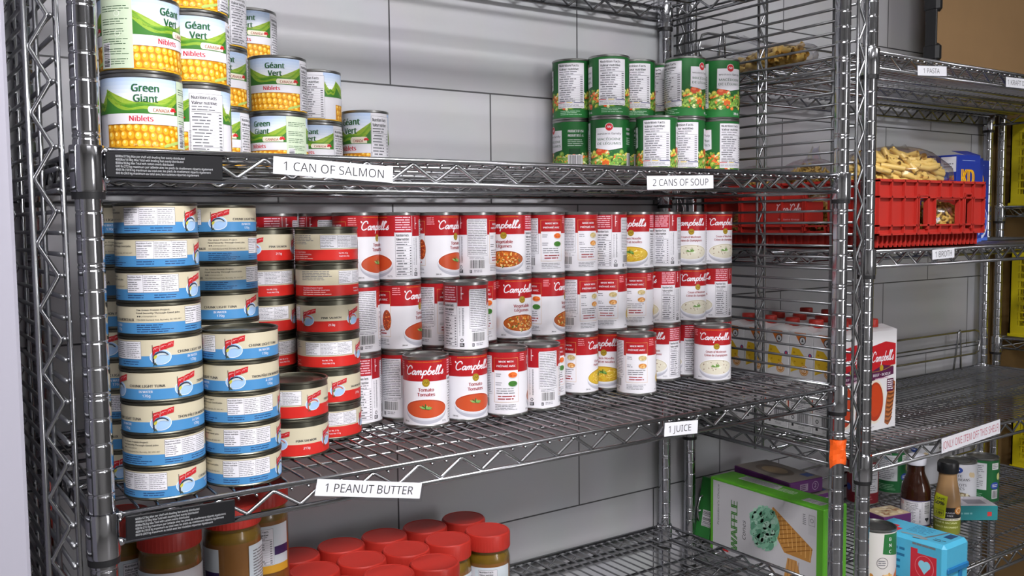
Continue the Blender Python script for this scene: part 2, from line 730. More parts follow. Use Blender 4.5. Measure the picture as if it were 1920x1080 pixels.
DECK = deck_mesh()
T_FRONT = truss_mesh('edge_truss', 'x', 13, W - 13, -4)
T_MID = truss_mesh('support_truss', 'x', 4, W - 4, 212, -9, -31, 60.3, 160)
T_BACK = truss_mesh('edge_truss', 'x', 13, W - 13, D + 4)
T_L = truss_mesh('edge_truss', 'y', 13, D - 13, -4, ph=30)
T_R = truss_mesh('edge_truss', 'y', 13, D - 13, W + 4, ph=30)
mb = MB()
mb.lathe([(13.2, -43), (15.6, -43), (16.2, -41), (16.2, 0), (15.6, 2), (13.2, 2)], CHROME2, 32)
COLLAR = auto_smooth(mb.mesh('corner_collar'))
mb = MB()
mb.lathe([(12.9, -50), (15.2, -50), (15.4, -43), (12.9, -43)], BLACKPL, 32)
SLEEVE = auto_smooth(mb.mesh('sleeve'))
mb = MB()
mb.blob((0, 0, 0), (4.8, 4.4, 4.4), CHROME2, 10, 8)
KNUCKLE = mb.mesh('rail_end')


def post_mesh(z0, z1, first):
    prof = [(0, z0), (12.7, z0)]
    k = 0
    z = first
    while z - 25.4 > z0 + 5:
        z -= 25.4
    k = round((z - first) / 25.4)
    while z < z1 - 4:
        for dz in ((0, -5.) if k % 5 == 2 else (0,))[::-1]:
            prof += [(12.7, z + dz - 2.3), (12.7, z + dz - 1.5), (12.5, z + dz - 1.2), (12.1, z + dz - .5), (12., z + dz), (12.1, z + dz + .5), (12.5, z + dz + 1.2), (12.7, z + dz + 1.5), (12.7, z + dz + 2.3)]
        z += 25.4
        k += 1
    prof += [(12.7, z1 - 2), (11.5, z1), (0, z1)]
    mb = MB()
    mb.lathe(prof, CHROME2, 28)
    return auto_smooth(mb.mesh('post'), 62)


POST1 = post_mesh(-1500, 640, 162.8)
POST2 = post_mesh(-1500, 640, 342.3)


def shelf(t, z, rating=None):
    s = link('shelf', DECK, t, (0, 0, z))
    for me, nm in ((T_FRONT, 'front_truss'), (T_MID, 'support_truss'), (T_BACK, 'back_truss'), (T_L, 'side_truss'), (T_R, 'side_truss')):
        link(nm, me, s)
    for x, sx in ((0, 1), (W, -1)):
        for y, sy in ((0, 1), (D, -1)):
            link('corner_collar', COLLAR, s, (x, y, 0))
            link('sleeve', SLEEVE, s, (x, y, 0))
            for z in (-3, -30):
                link('rail_end', KNUCKLE, s, (x + sx * 15.5, y - 4 * sy, z))
                link('rail_end', KNUCKLE, s, (x - 4 * sx, y + sy * 15.5, z))
    return s


PLATEK = mat('black_rating_plate', (22, 22, 25), .5, spec=.25, noise=.08)
PLT = ['600lbs/273kg Max per shelf with leveling feet evenly distributed', '4000lbs/1818kg Max Total with leveling feet evenly distributed',
       '800lbs/363kg Max Total with casters evenly distributed', '600 lb (272 kg maximum par tablette avec les pieds de nivellement répartis également',
       '4000 lb (1818 kg maximum au total avec les pieds de nivellement répartis également', '800 lb (363 kg maximum au total avec les roulettes réparties également']


def rating_plate(s, x0, x1, z0, z1, dz):
    mb = MB()
    mb.box(x0, -10.5, z0, x1, -8.2, z1, PLATEK, .8)
    a = Art()
    h = (z1 - z0)
    for i, t in enumerate(PLT):
        a.text(t, 9, h - h * .2 - i * h * .132, h * .085, ink((196, 198, 202)), 1, 'l', wid=(x1 - x0 - 14) * (.6, .59, .5, .86, .84, .73)[i] * 1.1)
    a.lay(mb, (x0, -10.5, z0), (1, 0, 0), (0, 0, 1))
    mb.xform(Matrix.Rotation(dz, 4, 'Y'))
    mb.build('rating_plate', s)


def side_panel(t, x, y0, z0, z1, zph, sgn, slant=0., yv=(-10, 203, 416), single=38., ro=0.):
    """rods from front to back carried by upright trusses"""
    k0 = math.ceil((z0 - zph) / 20.3)
    mb = MB()
    k = k0
    while zph + k * 20.3 < z1:
        z = zph + k * 20.3
        mb.tube([(ro, yv[0] + 1 - abs(ro), z), (ro, yv[2] + 4, z)], 2.4, CHROME_ROD, 6)
        k += 1
    mb.tube([(ro + sgn * 4.6, single, z0), (ro + sgn * 4.6, single, z1)], 2.4, CHROME_ROD, 6)
    p = mb.build('side_panel', t, loc=(x, 0, 0), rotz=slant)
    for y in yv:
        mb = MB()
        mb.tube([(sgn * 4.9 if not ro else 0, y, z0), (sgn * 4.9 if not ro else 0, y, z1)], 2.7, CHROME, 6)
        mb.tube([(sgn * 27, y, z0), (sgn * 27, y, z1)], 2.7, CHROME, 6)
        P = []
        z = zph + math.ceil((z0 - zph) / 60.9) * 60.9
        i = 0
        while z < z1:
            for d in (-1.5, 1.5):
                P.append((sgn * (8 if i % 2 == 0 else 23.5), y, z + d))
            z += 30.45
            i += 1
        mb.tube(P, 2.3, CHROME, 6)
        mb.build('upright_truss', p)
    return p


def back_ledge(s, x0, x1, y, h=104.):
    mb = MB()
    zz = (h, h * .68, h * .36)
    mb.tube([(x0 + 24, y, zz[2]), (x0 + 8, y, zz[2] + 5), (x0, y, zz[1] - 6), (x0, y, zz[1] + 6), (x0 + 8, y, zz[0] - 5), (x0 + 24, y, zz[0]), (x1 - 24, y, zz[0]), (x1 - 8, y, zz[0] - 5), (x1, y, zz[1] + 6), (x1, y, zz[1] - 6), (x1 - 8, y, zz[2] + 5), (x1 - 24, y, zz[2])], 3., CHROME, 8, closed=True)
    mb.tube([(x0, y, zz[1]), (x1, y, zz[1])], 2.4, CHROME, 6)
    for x in (x0 + 66, (x0 + x1) / 2, x1 - 110):
        mb.tube([(x - 18, y + 2, 0), (x - 5, y - 3, h - 2), (x, y - 4, h + 5), (x + 5, y - 3, h - 2), (x + 18, y + 2, 0)], 2.8, CHROME, 6)
    mb.build('back_ledge', s)


def unit(x, y, label, post, shelves, top=640):
    t = thing('wire_shelving_unit', label, 'shelf', x, y, 0, group=None)
    for a in (0, W):
        for b in (0, D):
            link('post', post if a == 0 else POST2, t, (a, b, 0))
    return t, [shelf(t, z) for z in shelves]


Z1, Z2, Z3 = 73., -290., -648.
ZP, ZB, ZJ, ZL = 286., -58., -423., -703.
U2X = W + 72.3
unit1, sh1 = unit(0, 0, 'chrome wire shelving unit at left holding the canned goods', POST1, (434., Z1, Z2, Z3))
rating_plate(sh1[1], 15, 128.5, -28.5, -3.5, .013)
rating_plate(sh1[2], 20, 130, -28.5, -3.5, .018)
side_panel(unit1, -24, 0, -1200, 600, 193.7, -1, slant=.022, yv=(-10, 250, 430), single=42, ro=-4.9)
side_panel(unit1, W + 21.5, 0, -444, 600, 356.2, 1, yv=(-10, 203, 416))
unit2, sh2 = unit(U2X, -2, 'chrome wire shelving unit at right holding pasta, broth and red crate', POST2, (ZP, ZB, ZJ, ZL))
for s in (sh2[0], sh2[2], sh2[3]):
    back_ledge(s, 14, 1141, 414)
unit3, sh3 = unit(U2X * 2, -2, 'chrome wire shelving unit at far right with yellow crates', POST2, (30., -350., -747.))
# ================================================================ cans
WHITE = ink((221, 219, 225))
INK = ink((52, 52, 56))
FINE = ink((116, 116, 122))
REDS = ink((166, 24, 30))
REDT = ink((150, 28, 34))
GOLD = ink((168, 140, 34))
SOUPW = ink((206, 206, 214))

SCRIPT = {   # handwriting for the red-label soup: strokes on a baseline, small letters one unit high
    'C': (1.62, [[(1.5, 1.62), (1.42, 2.05), (1.05, 2.28), (.6, 1.9), (.34, 1.1), (.42, .3), (.85, -.04), (1.45, .32)], [(-.02, 2.3), (.02, 2.05), (.2, 1.9)]]),
    'a': (1.02, [[(.78, .82), (.5, 1.0), (.16, .62), (.18, .1), (.45, .04), (.76, .55), (.86, .98), (.78, .25), (.9, .0), (1.12, .22)]]),
    'm': (1.36, [[(.06, .0), (.2, .96)], [(.12, .45), (.42, 1.0), (.58, .8), (.5, .0)], [(.54, .45), (.86, 1.0), (1.04, .8), (.96, .15), (1.1, .0), (1.36, .22)]]),
    'p': (.98, [[(.1, .3), (.24, 1.0), (.02, -.95)], [(.14, .5), (.5, 1.02), (.82, .78), (.72, .18), (.42, .0), (.16, .22)]]),
    'b': (.9, [[(.42, 2.2), (.12, .9), (.1, .2), (.34, .0), (.66, .25), (.74, .8), (.5, 1.0), (.2, .7)], [(.62, .9), (.86, .82)]]),
    'e': (.74, [[(.08, .45), (.42, .6), (.52, .88), (.34, 1.02), (.12, .7), (.12, .2), (.36, .0), (.76, .28)]]),
    'l': (.56, [[(.02, .15), (.32, 1.1), (.5, 2.05), (.36, 2.26), (.2, 1.5), (.16, .25), (.32, .0), (.6, .25)]]),
    's': (.75, [[(.02, .1), (.3, .55), (.5, 1.04), (.46, .7), (.62, .3), (.44, .0), (.1, .06)]]),
    "'": (.22, [[(.14, 2.3), (.16, 2.05), (.02, 1.8)]]),
    'c': (.84, [[(.66, .82), (.46, 1.0), (.16, .62), (.2, .1), (.44, .0), (.86, .3)]]),
    'o': (.9, [[(.5, 1.0), (.16, .7), (.18, .15), (.46, .0), (.74, .35), (.66, .9), (.4, 1.0), (.62, .85), (.95, .82)]]),
    '-': (.5, [[(.05, .5), (.42, .55)]]),
}


def script(a, word, u, v, width, M, ly=3, xh=None, wt=.26, slant=.16):
    adv = sum(SCRIPT[c][0] for c in word)
    kx = width / (adv + .3)
    k = xh or kx
    x = u - width / 2
    for c in word:
        ad, st = SCRIPT[c]
        for S in st:
            a.stroke(S, wt * (k + kx) / 2, M, ly, (x, v), k, kx, slant)
        x += ad * kx


def can_parts(R, H, lab0, lab1, tin, rims=(3.2, 3.2), dark=False):
    """body and lid meshes of a seamed can; the label sits between lab0 and lab1"""
    mb = MB()
    rb = R - .9
    prof = [(0, 1.2), (R - 4, .9), (R - 2, 0), (R - .5, .4), (R, 1.2), (R, rims[0] - .5), (rb, rims[0] + .6)]
    prof += [(rb, H - rims[1] - .6), (R, H - rims[1] + .4), (R, H - .6), (R - .7, H), (R - 1.9, H), (R - 2.6, H - .8), (R - 2.9, H - 4.2)]
    mb.lathe(prof, tin, 56)
    body = auto_smooth(mb.mesh('body'), 35)
    mb = MB()
    z = H - 4.2
    mb.lathe([(R - 2.9, z), (R - 5, z + .1), (R - 6, z + 1.), (R - 7.4, z + 1.), (R - 8.4, z + .2), (R * .6, z + .2), (R * .6 - 1.2, z + .8), (R * .6 - 2.4, z + .2), (0, z + .2)], tin, 56)
    lid = auto_smooth(mb.mesh('lid'), 35)
    return body, lid


def proto(body, lid, label):
    """an unplaced can: an Empty with its parts; placed by first use"""
    t = bpy.data.objects.new('can', None)
    COL.objects.link(t)
    t.empty_display_size = .02
    for nm, me in (('body', body), ('lid', lid), ('label', label)):
        link(nm, me, t)
    return t


USED = set()


def place(pr, name, cat, x, y, z, face, label, group):
    """stand a can at (x, y) on height z so that label longitude `face` looks at the photographer"""
    th = math.atan2(CAMX - x, -(CAMY - y)) - math.radians(face)
    if pr.name in USED:
        o = dup(pr, x, y, z, th, label, group)
    else:
        o = pr
        o.location = pt(x, y, z)
        o.rotation_euler = (0, 0, th)
        o.name = name
        USED.add(o.name)
    o.name = name
    tag(o, label, cat, group)
    return o


# ---------------------------------------------------------------- red and white soup
def dashes(a, u0, v0, u1, v1, n, M, ly=3):
    a.lines(u0, v0, u1, v1, n, M, ly, .42, ragged=.25)


def soup_label(kind):
    R = 32.6
    U = lambda d: R * math.radians(d)
    a = Art()
    a.rect(U(-180), 4.6, U(180), 96, WHITE, 0)
    # red band; it steps down to the left of the seam
    a.rect(U(-57 - 6), 66.5, U(62), 96, REDS, 1)
    a.rect(U(62), 72, U(109), 96, ink((176, 30, 44)), 1)
    a.rect(U(110), 66.5, U(136), 96, ink((160, 24, 34)), 1)
    a.rect(U(136), 96 - 7, U(200), 96, REDS, 1)
    a.rect(U(136), 66.5, U(140), 96, REDS, 1)
    a.rect(U(197), 66.5, U(300), 96, REDS, 1)
    a.lines(U(-48), 92.6, U(44), 94.4, 1, ink((196, 110, 30)), 2, .5, ragged=.02, word=(5, 9))
    # logo
    script(a, "Campbell's", U(-2.5), 76.2, U(108), WHITE, 3, xh=5.3, wt=.27)
    a.ell(0, 64.5, 5.4, 5.4, GOLD, 3)
    a.ring(0, 64.5, 4.6, 4.6, .5, ink((110, 92, 24)), 4)
    a.stroke([(-2.6, -1.5), (-.8, 1.6), (.6, -1.2), (2.4, 1.8), (2.8, -1)], .8, ink((120, 100, 26)), 4, (0, 64.5), 1.)
    names = {'tomato': ('Tomato', 'Tomates', 1.), 'vegetable': ('Vegetable', 'Légumes', 1.), 'noodle': ('Chicken Noodle', 'Poulet et nouilles', 0), 'mushroom': ('Cream of Mushroom', 'Crème de champignons', 0)}[kind]
    for i, t in enumerate(names[:2]):
        if names[2]:
            a.text(t, 0, 52.4 - i * 6.7, 4.7, REDT, 3, bold=.05, sx=.94)
        else:
            a.text(t, 0, 53.2 - i * 6.2, 3.8, REDT, 3, bold=.035, wid=U(66 if i == 0 else 76) if kind == 'mushroom' else U(62 if i == 0 else 68))
    # bowl
    cu, cv, ru, rv = 0, 27.8, U(57), 14.2
    a.ell(cu, cv - 4.2, ru * 1.0, rv + 3.2, ink((176, 176, 188)), 1, 40, a0=math.pi, a1=2 * math.pi)
    a.ell(cu, cv - 1.4, ru * 1.02, rv + 1.2, SOUPW, 2, 40)
    a.ell(cu, cv, ru * 1.0, rv, ink((232, 230, 234)), 3, 40)
    ins = {'tomato': (190, 76, 40), 'vegetable': (176, 84, 26), 'noodle': (204, 170, 50), 'mushroom': (212, 206, 188)}[kind]
    sh = {'tomato': (164, 58, 32), 'vegetable': (140, 60, 20), 'noodle': (176, 136, 34), 'mushroom': (192, 184, 162)}[kind]
    a.ell(cu, cv, ru * .96, rv * .93, ink(sh), 4, 40)
    a.ell(cu, cv - .6, ru * .93, rv * .86, ink(ins), 5, 40)
    if kind == 'vegetable':
        for i in range(110):
            g, q = random.uniform(0, 6.28), math.sqrt(random.random()) * .84
            c = random.choice(((214, 122, 34), (222, 150, 60), (196, 70, 22), (230, 190, 110), (206, 104, 30), (96, 110, 40), (236, 204, 140)))
            a.ell(cu + ru * q * math.cos(g), cv - .4 + rv * q * math.sin(g), random.uniform(1.2, 2.8), random.uniform(.8, 1.5), ink(c), 6 + i % 4, 10, random.uniform(0, 3))
    if kind == 'noodle':
        for i in range(46):
            g, q = random.uniform(0, 6.28), math.sqrt(random.random()) * .72
            x, y, d = cu + ru * q * math.cos(g), cv - .4 + rv * q * math.sin(g), random.uniform(0, 3.1)
            c = random.choice(((232, 208, 120), (224, 192, 84), (196, 140, 40), (240, 222, 150)))
            a.stroke([(x - 4 * math.cos(d), y - 2 * math.sin(d)), (x, y + random.uniform(-1, 1)), (x + 4 * math.cos(d), y + 2 * math.sin(d))], 1.1, ink(c), 6 + i % 3)
    if kind == 'mushroom':
        for i in range(22):
            g, q = random.uniform(0, 6.28), math.sqrt(random.random()) * .82
            a.ell(cu + ru * q * math.cos(g), cv + rv * q * math.sin(g), 1.5, .7, ink(random.choice(((150, 136, 116), (226, 222, 208), (132, 104, 84)))), 6, 8, random.uniform(0, 3))
    leaf = {'tomato': 1, 'noodle': 1, 'mushroom': 1}.get(kind, 0)
    if leaf:
        px, py = (cu - 1, cv + .4) if kind != 'noodle' else (cu - 1, cv + 2)
        for i in range(9):
            g = -.5 + i * .42 + random.uniform(-.1, .1)
            c = random.choice(((70, 120, 50), (120, 164, 84), (60, 104, 46), (150, 184, 110))) if kind != 'mushroom' else random.choice(((104, 144, 70), (132, 164, 92), (222, 226, 206)))
            L_ = random.uniform(3.4, 5.6)
            a.ell(px + L_ * math.cos(g), py + L_ * .5 * math.sin(g), L_ * .8, .95, ink(c), 10 + i % 3, 10, math.atan2(math.sin(g) * .6, math.cos(g)))
    a.text('284 mL', U(-62), 8.2, 2.1, INK, 3, 'l', bold=.03, sx=.85)
    a.lines(U(42), 7.4, U(58), 10.6, 2, ink((150, 150, 156)), 3, .45)
    # nutrition table with the red directions block above it
    a.lines(U(65), 74, U(107), 95, 6, ink((232, 190, 200)), 3, .42, ragged=.12)
    a.nutrition(U(64), 8.5, U(109), 72, 2, 11)
    # narrow column: tear line, recycling mark
    a.lines(U(119), 76, U(123), 94, 9, ink((226, 190, 196)), 3, .6)
    a.rect(U(120), 84, U(126), 85.2, WHITE, 4)
    a.lines(U(114), 24, U(118), 64, 22, FINE, 3, .3)
    a.lines(U(122), 24, U(127), 64, 26, FINE, 3, .5)
    a.ring(U(121), 17.5, 2.6, 2.8, 1., INK, 3, 6)
    a.rect(U(115), 8.4, U(127), 13.6, INK, 3)
    a.lines(U(116), 9.2, U(126), 13, 2, WHITE, 4, .4)
    # ingredients and barcode
    a.rect(U(141), 34, U(197), 91, WHITE, 2)
    a.frame(U(141), 34, U(197), 91, .3, INK, 3)
    a.lines(U(143), 36, U(195), 90, 21, FINE, 3, .4, gap=.14, ragged=.08)
    a.lines(U(146), 29, U(196), 33.4, 2, FINE, 3, .34)
    a.barcode(U(148), 15.5, U(187), 28, 3)
    a.lines(U(158), 9, U(180), 13.6, 2, FINE, 3, .4, ragged=.1, word=(2, 3))
    a.rect(U(147), 8.2, U(153), 13, INK, 3)
    a.lines(U(148), 8.8, U(152), 12.4, 2, WHITE, 4, .4)
    # "made with" panel
    g = ink((206, 160, 90))
    a.frame(U(204), 22, U(269), 88, .35, g, 3)
    a.rect(U(204) + .4, 22.4, U(269) - .4, 69.5, WHITE, 2)
    a.text('MADE WITH', U(236.5), 81.2, 2.7, WHITE, 4, bold=.05, wid=U(38))
    a.text('PRÉPARÉ AVEC', U(236.5), 74.6, 2.7, WHITE, 4, bold=.05, wid=U(50))
    if kind == 'tomato':
        a.ell(U(258), 46, U(13), 15, ink((150, 60, 26)), 3)
        for i in range(40):
            q, h = math.sqrt(random.random()), random.uniform(0, 6.28)
            a.ell(U(258) + U(12) * q * math.cos(h), 46 + 14 * q * math.sin(h), 1.1, 1.1, ink(random.choice(((206, 84, 30), (222, 124, 60), (168, 44, 24)))), 4, 6)
        for y in (64, 57, 50):
            a.lines(U(208), y, U(228), y + 4, 2, FINE, 3, .4)
    else:
        cols = {'vegetable': (((222, 112, 40), (200, 84, 30)), ((64, 120, 40), (40, 92, 30))), 'noodle': (((190, 168, 110), (206, 188, 140)), ((196, 128, 60), (226, 176, 110))), 'mushroom': (((206, 198, 180), (180, 168, 150)), ((230, 226, 214), (200, 190, 170)))}[kind]
        for i, (c1, c2) in enumerate(cols):
            y = 62.6 - i * 13
            a.ell(U(254), y - 1.6, 7., 4.2, ink((196, 196, 202)), 3)
            a.ell(U(254), y, 7., 4.2, ink(c1), 4)
            for j in range(14):
                q, h = math.sqrt(random.random()) * .8, random.uniform(0, 6.28)
                a.ell(U(254) + 6.4 * q * math.cos(h), y + 3.8 * q * math.sin(h), 1.9, .8, ink(random.choice((c1, c2, tuple(min(255, v + 24) for v in c2)))), 5 + j % 2, 8, random.uniform(-.6, .6))
            a.lines(U(208), y - 3, U(228), y + 3, 2, FINE, 3, .36, ragged=.4)
    a.lines(U(210), 34, U(262), 44 if kind != 'tomato' else 38, 3, FINE, 3, .36, ragged=.3)
    a.lines(U(214), 25, U(260), 33, 2, REDT, 3, .4, ragged=.2)
    a.lines(U(206), 10, U(266), 19.5, 4, FINE, 3, .34, ragged=.2)
    a.lines(U(275), 82, U(297), 94, 4, ink((226, 150, 156)), 3, .4)
    return a.label_mesh('soup_label_' + kind, R)


SB, SL = can_parts(33.3, 101, 4.6, 96, TIN, (4.2, 4.6))
SOUP = {k: proto(SB, SL, soup_label(k)) for k in ('tomato', 'vegetable', 'noodle', 'mushroom')}

FLAV = {'tomato': 'tomato soup', 'vegetable': 'vegetable soup', 'noodle': 'chicken noodle soup', 'mushroom': 'cream of mushroom soup'}
TIER = ('bottom', 'middle', 'top')
ORD = ('first', 'second', 'third', 'fourth', 'fifth', 'sixth', 'seventh', 'eighth', 'ninth', 'tenth', 'eleventh', 'twelfth')


def facing(f):
    f %= 360
    if f < 45 or f > 305:
        return 'bowl forward'
    if f < 125:
        return 'nutrition forward'
    if f < 212:
        return 'ingredients forward'
    return 'recipe forward'


ROWX = [391.5, 458.6, 525.4, 592.2, 659, 725.8, 792.6, 859.5, 927, 995.5, 1065, 1134]
ROWY = [238, 237, 237, 237.3, 236, 235, 231, 234, 240, 242, 245.6, 246]
KIND = ['tomato'] * 3 + ['vegetable'] * 3 + ['noodle'] * 3 + ['mushroom'] * 3
FACE = {2: [-67, 71, -57, 161, 20, 215, 205, 97, 12, 88, -9, -38],
        1: [141, -68, 207, 215, -32, 280, 200, 238, 233, 66, -32, 60],
        0: [75, 195, 150, 60, 250, 200, 277, 13, 90, 40, 75, 60]}
HID = {(0, 2): 'behind the front tomato cans', (0, 3): 'behind the front recipe-panel can', (0, 4): 'behind the fourth front can', (0, 8): 'behind the lone recipe-panel can'}
for t in (0, 1, 2):
    for i, (x, y) in enumerate(zip(ROWX, ROWY)):
        f = FACE[t][i]
        lb = '%s can, %s from left in %s tier of back row, %s' % (FLAV[KIND[i]], ORD[i], TIER[t], facing(f))
        if (t, i) in HID:
            lb = '%s can, %s in bottom tier, hidden %s' % (FLAV[KIND[i]], ORD[i], HID[t, i])
        place(SOUP[KIND[i]], 'soup_can', 'can', x, y, Z2 + t * 101, f, lb, 'soup cans in the back row')
FRONT = [('tomato', 463.6, 168.4, 0, 'front tomato soup can, squarely facing forward, beside the salmon cans'),
         ('tomato', 530.4, 170, -28, 'front tomato soup can under the can with its nutrition table turned forward'),
         ('vegetable', 597, 162.3, 235, 'front vegetable soup can with carrot and bean pictures, third in front line'),
         ('vegetable', 663.6, 168.3, 141, 'front vegetable soup can with ingredients box forward, fourth in front line'),
         ('noodle', 864, 166, 236, 'front chicken noodle soup can with recipe panel forward, standing alone'),
         ('mushroom', 1056, 176, -13, 'front cream of mushroom soup can nearest the empty shelf end')]
for k, x, y, f, lb in FRONT:
    place(SOUP[k], 'soup_can', 'can', x, y, Z2, f, lb, 'soup cans standing in front')
place(SOUP['tomato'], 'soup_can', 'can', 533.5, 170.4, Z2 + 101, 132, 'tomato soup can stacked on a front tomato can, nutrition and ingredients forward', 'soup cans standing in front')
for i, x in enumerate((301, 367)):
    for t in (0, 1, 2):
        y = 318 if i == 0 else 302
        lb = ('tomato soup can, dark top just showing above the salmon stacks, %s one' % ('left' if i == 0 else 'right')) if t == 2 else 'tomato soup can in %s tier of the %s stack hidden behind the salmon cans' % (TIER[t], ('left', 'right')[i])
        place(SOUP['tomato'], 'soup_can', 'can', x, y, Z2 + t * 101, (90, 150)[i], lb, 'soup cans behind the salmon')


# ---------------------------------------------------------------- tuna and salmon
CREAM = ink((198, 189, 164))
BLUE = ink((72, 134, 186))
REDF = ink((196, 40, 34))


def union_mark(a, u, v, k, salmon):
    a.ell(u + 1 * k, v - 2.4 * k, 8.8 * k, 6.6 * k, ink((216, 224, 234)), 2)
    a.ell(u + 1 * k, v - 2.4 * k, 8.2 * k, 6.0 * k, ink((156, 188, 226)), 3)
    a.stroke([(-5.2, -7.5), (-5.4, 8)], .5 * k, ink((70, 40, 44)), 4, (u, v), k)
    for i, (x, y) in enumerate(((-5.2, 3.4), (.7, 5.2), (6.3, 6.8))):
        P = [(x, y - (5 if i == 0 else 2.2)), (x + 2.6, y - 1.4), (x + 5.4, y - .8), (x + 5.9, y + 4.2), (x + 2.9, y + 3.6), (x + .3, y + 2.8)]
        a.poly([(u + p * k, v + q * k) for p, q in P], ink((186, 34, 40)), 5)
        a.stroke([(x + .8, y + .2), (x + 1.8, y + 1.8), (x + 2.4, y + .9), (x + 3.2, y + 2.2), (x + 4.9, y + 1.9)], .34 * k, ink((226, 170, 172)), 6, (u, v), k)
    bc = (196, 74, 44) if salmon else (38, 48, 66)
    B = spline([(-3.6, -8.4, 0), (-3.9, -4.6, 0), (-3.0, -1.4, 0), (-.4, .6, 0), (3, .9, 0), (5.6, -.1, 0), (7.4, -1.4, 0)], 5)
    n = len(B)
    for i in range(n - 1):
        w0, w1 = [(.25 + 1.5 * math.sin(math.pi * min(1, .1 + .92 * j / n)) ** .8) * k for j in (i, i + 1)]
        A_, C_ = [(u + q.x * k, v + q.y * k) for q in (B[i], B[i + 1])]
        d = Vector((C_[0] - A_[0], C_[1] - A_[1]))
        d.normalize()
        t = (-d.y, d.x)
        pt2 = lambda P, w_: (P[0] + t[0] * w_, P[1] + t[1] * w_)
        a.quad([pt2(A_, -w0), pt2(C_, -w1), pt2(C_, w1), pt2(A_, w0)], ink((188, 200, 206)), 7)
        a.quad([pt2(A_, w0 * .1), pt2(C_, w1 * .1), pt2(C_, w1), pt2(A_, w0)], ink(bc), 8)
    a.poly([(u - 5.4 * k, v - 10 * k), (u - 3.4 * k, v - 8.6 * k), (u - 1.6 * k, v - 9.8 * k), (u - 3.2 * k, v - 6.6 * k)], ink((70, 84, 60)), 8)
    a.ell(u - 3.2 * k, v - 2.2 * k, 1.9 * k, 1.1 * k, ink((190, 184, 70) if not salmon else (90, 130, 100)), 9, 12, 1.0)
    a.ell(u + 6 * k, v - .5 * k, .4 * k, .4 * k, INK, 9, 6)


def tuna_label():
    R, z0, z1, zb = 42.0, 3.4, 31.2, 14.6
    U = lambda d: R * math.radians(d)
    a = Art()
    a.rect(U(-180), z0, U(180), z1, CREAM, 0)
    a.rect(U(-180), z0, U(180), zb, BLUE, 1)
    for c, l1, l2 in ((0, 'CHUNK LIGHT TUNA', 'IN WATER'), (103, 'THON PÂLE EN MORCEAUX', "À L'EAU")):
        union_mark(a, U(c) - 1, 16.2, 1.22, False)
        tc = 50 if c == 0 else 158
        a.text(l1, U(tc), 16.4, 2.7, INK, 2, bold=.06, wid=U(52 if c == 0 else 62))
        a.text(l2, U(tc - 1), 10.6, 2.5, WHITE, 2, bold=.03, sx=.9)
        a.text('170g', U(tc), 6.2, 2.7, WHITE, 2, bold=.02)
    a.text('The Union Protein Project:', U(193), 27, 1.7, INK, 2, 'l', bold=.04, wid=U(46))
    a.text('Food Security Through Good Jobs', U(193), 23.8, 1.7, INK, 2, 'l', bold=.04, wid=U(60))
    a.ell(U(195), 21.2, .8, .8, INK, 2, 8)
    a.ell(U(198), 21.2, .8, .8, INK, 2, 8)
    a.text('proteinproject.ca', U(200.5), 20.6, 1.4, INK, 2, 'l', wid=U(20))
    a.text('105-2920 Norland Ave, Burnaby, BC V5G 4K7', U(193), 16.8, 1.5, INK, 2, 'l', wid=U(62))
    a.lines(U(193), 4.4, U(248), 13.4, 4, ink((38, 66, 110)), 2, .36, ragged=.4)
    a.nutrition(U(261), 11.2, U(334), 29.8, 2, wide=True)
    a.lines(U(261), 5, U(292), 9.8, 2, ink((38, 66, 110)), 2, .36)
    a.lines(U(300), 5, U(332), 9.8, 2, ink((38, 66, 110)), 2, .36)
    return a.label_mesh('tuna_label', R)


def salmon_label():
    R, z0, z1, zb = 41.8, 3.4, 38., 17.4
    U = lambda d: R * math.radians(d)
    a = Art()
    a.rect(U(-180), z0, U(180), z1, CREAM, 0)
    a.rect(U(-180), z0, U(180), zb, REDF, 1)
    for c, l1 in ((0, 'PINK SALMON'), (90, 'SALMON ROSE')):
        union_mark(a, U(c) - 1, 21.5, 1.18, True)
        a.text(l1, U(c + 46), 20.4, 2.7, INK, 2, bold=.06, wid=U(36))
        a.text('213g', U(c + 46), 11, 2.8, WHITE, 2, bold=.03)
    a.lines(U(176), 24, U(238), 37, 6, FINE, 2, .4, ragged=.5)
    a.text('The Union Protein Project:', U(178), 13.6, 1.5, WHITE, 2, 'l', bold=.03, wid=U(40))
    a.text('Food Security Through Good Jobs', U(178), 10.6, 1.5, WHITE, 2, 'l', bold=.03, wid=U(52))
    a.lines(U(178), 4.6, U(236), 9.6, 2, ink((236, 190, 180)), 2, .4)
    a.nutrition(U(247), 19, U(340), 36.4, 2, wide=True)
    a.text('Net Wt. 213g', U(290), 11.6, 1.8, WHITE, 2, bold=.03, sx=.9)
    a.text('Poids Net 213g', U(292), 7.6, 1.8, WHITE, 2, bold=.03, sx=.9)
    return a.label_mesh('salmon_label', R)


TB, TL = can_parts(42.6, 34.5, 3.4, 31.2, TINDARK, (2.4, 2.6))
TUNA = proto(TB, TL, tuna_label())
AB, AL = can_parts(42.4, 47.2, 3.4, 38, TINDARK, (2.6, 3.0))
SALM = proto(AB, AL, salmon_label())

NUM = ('lowest', 'second', 'third', 'fourth', 'fifth', 'sixth', 'seventh', 'eighth', 'topmost')


def tface(f):
    f %= 360
    for a, b, s in ((-25, 28, 'fish emblem'), (28, 80, 'chunk light tuna lettering'), (80, 128, 'fish emblem'), (128, 192, 'French lettering'), (192, 250, 'address text'), (250, 335, 'nutrition table')):
        if a <= f < b or a <= f - 360 < b:
            return s
    return 'nutrition table'


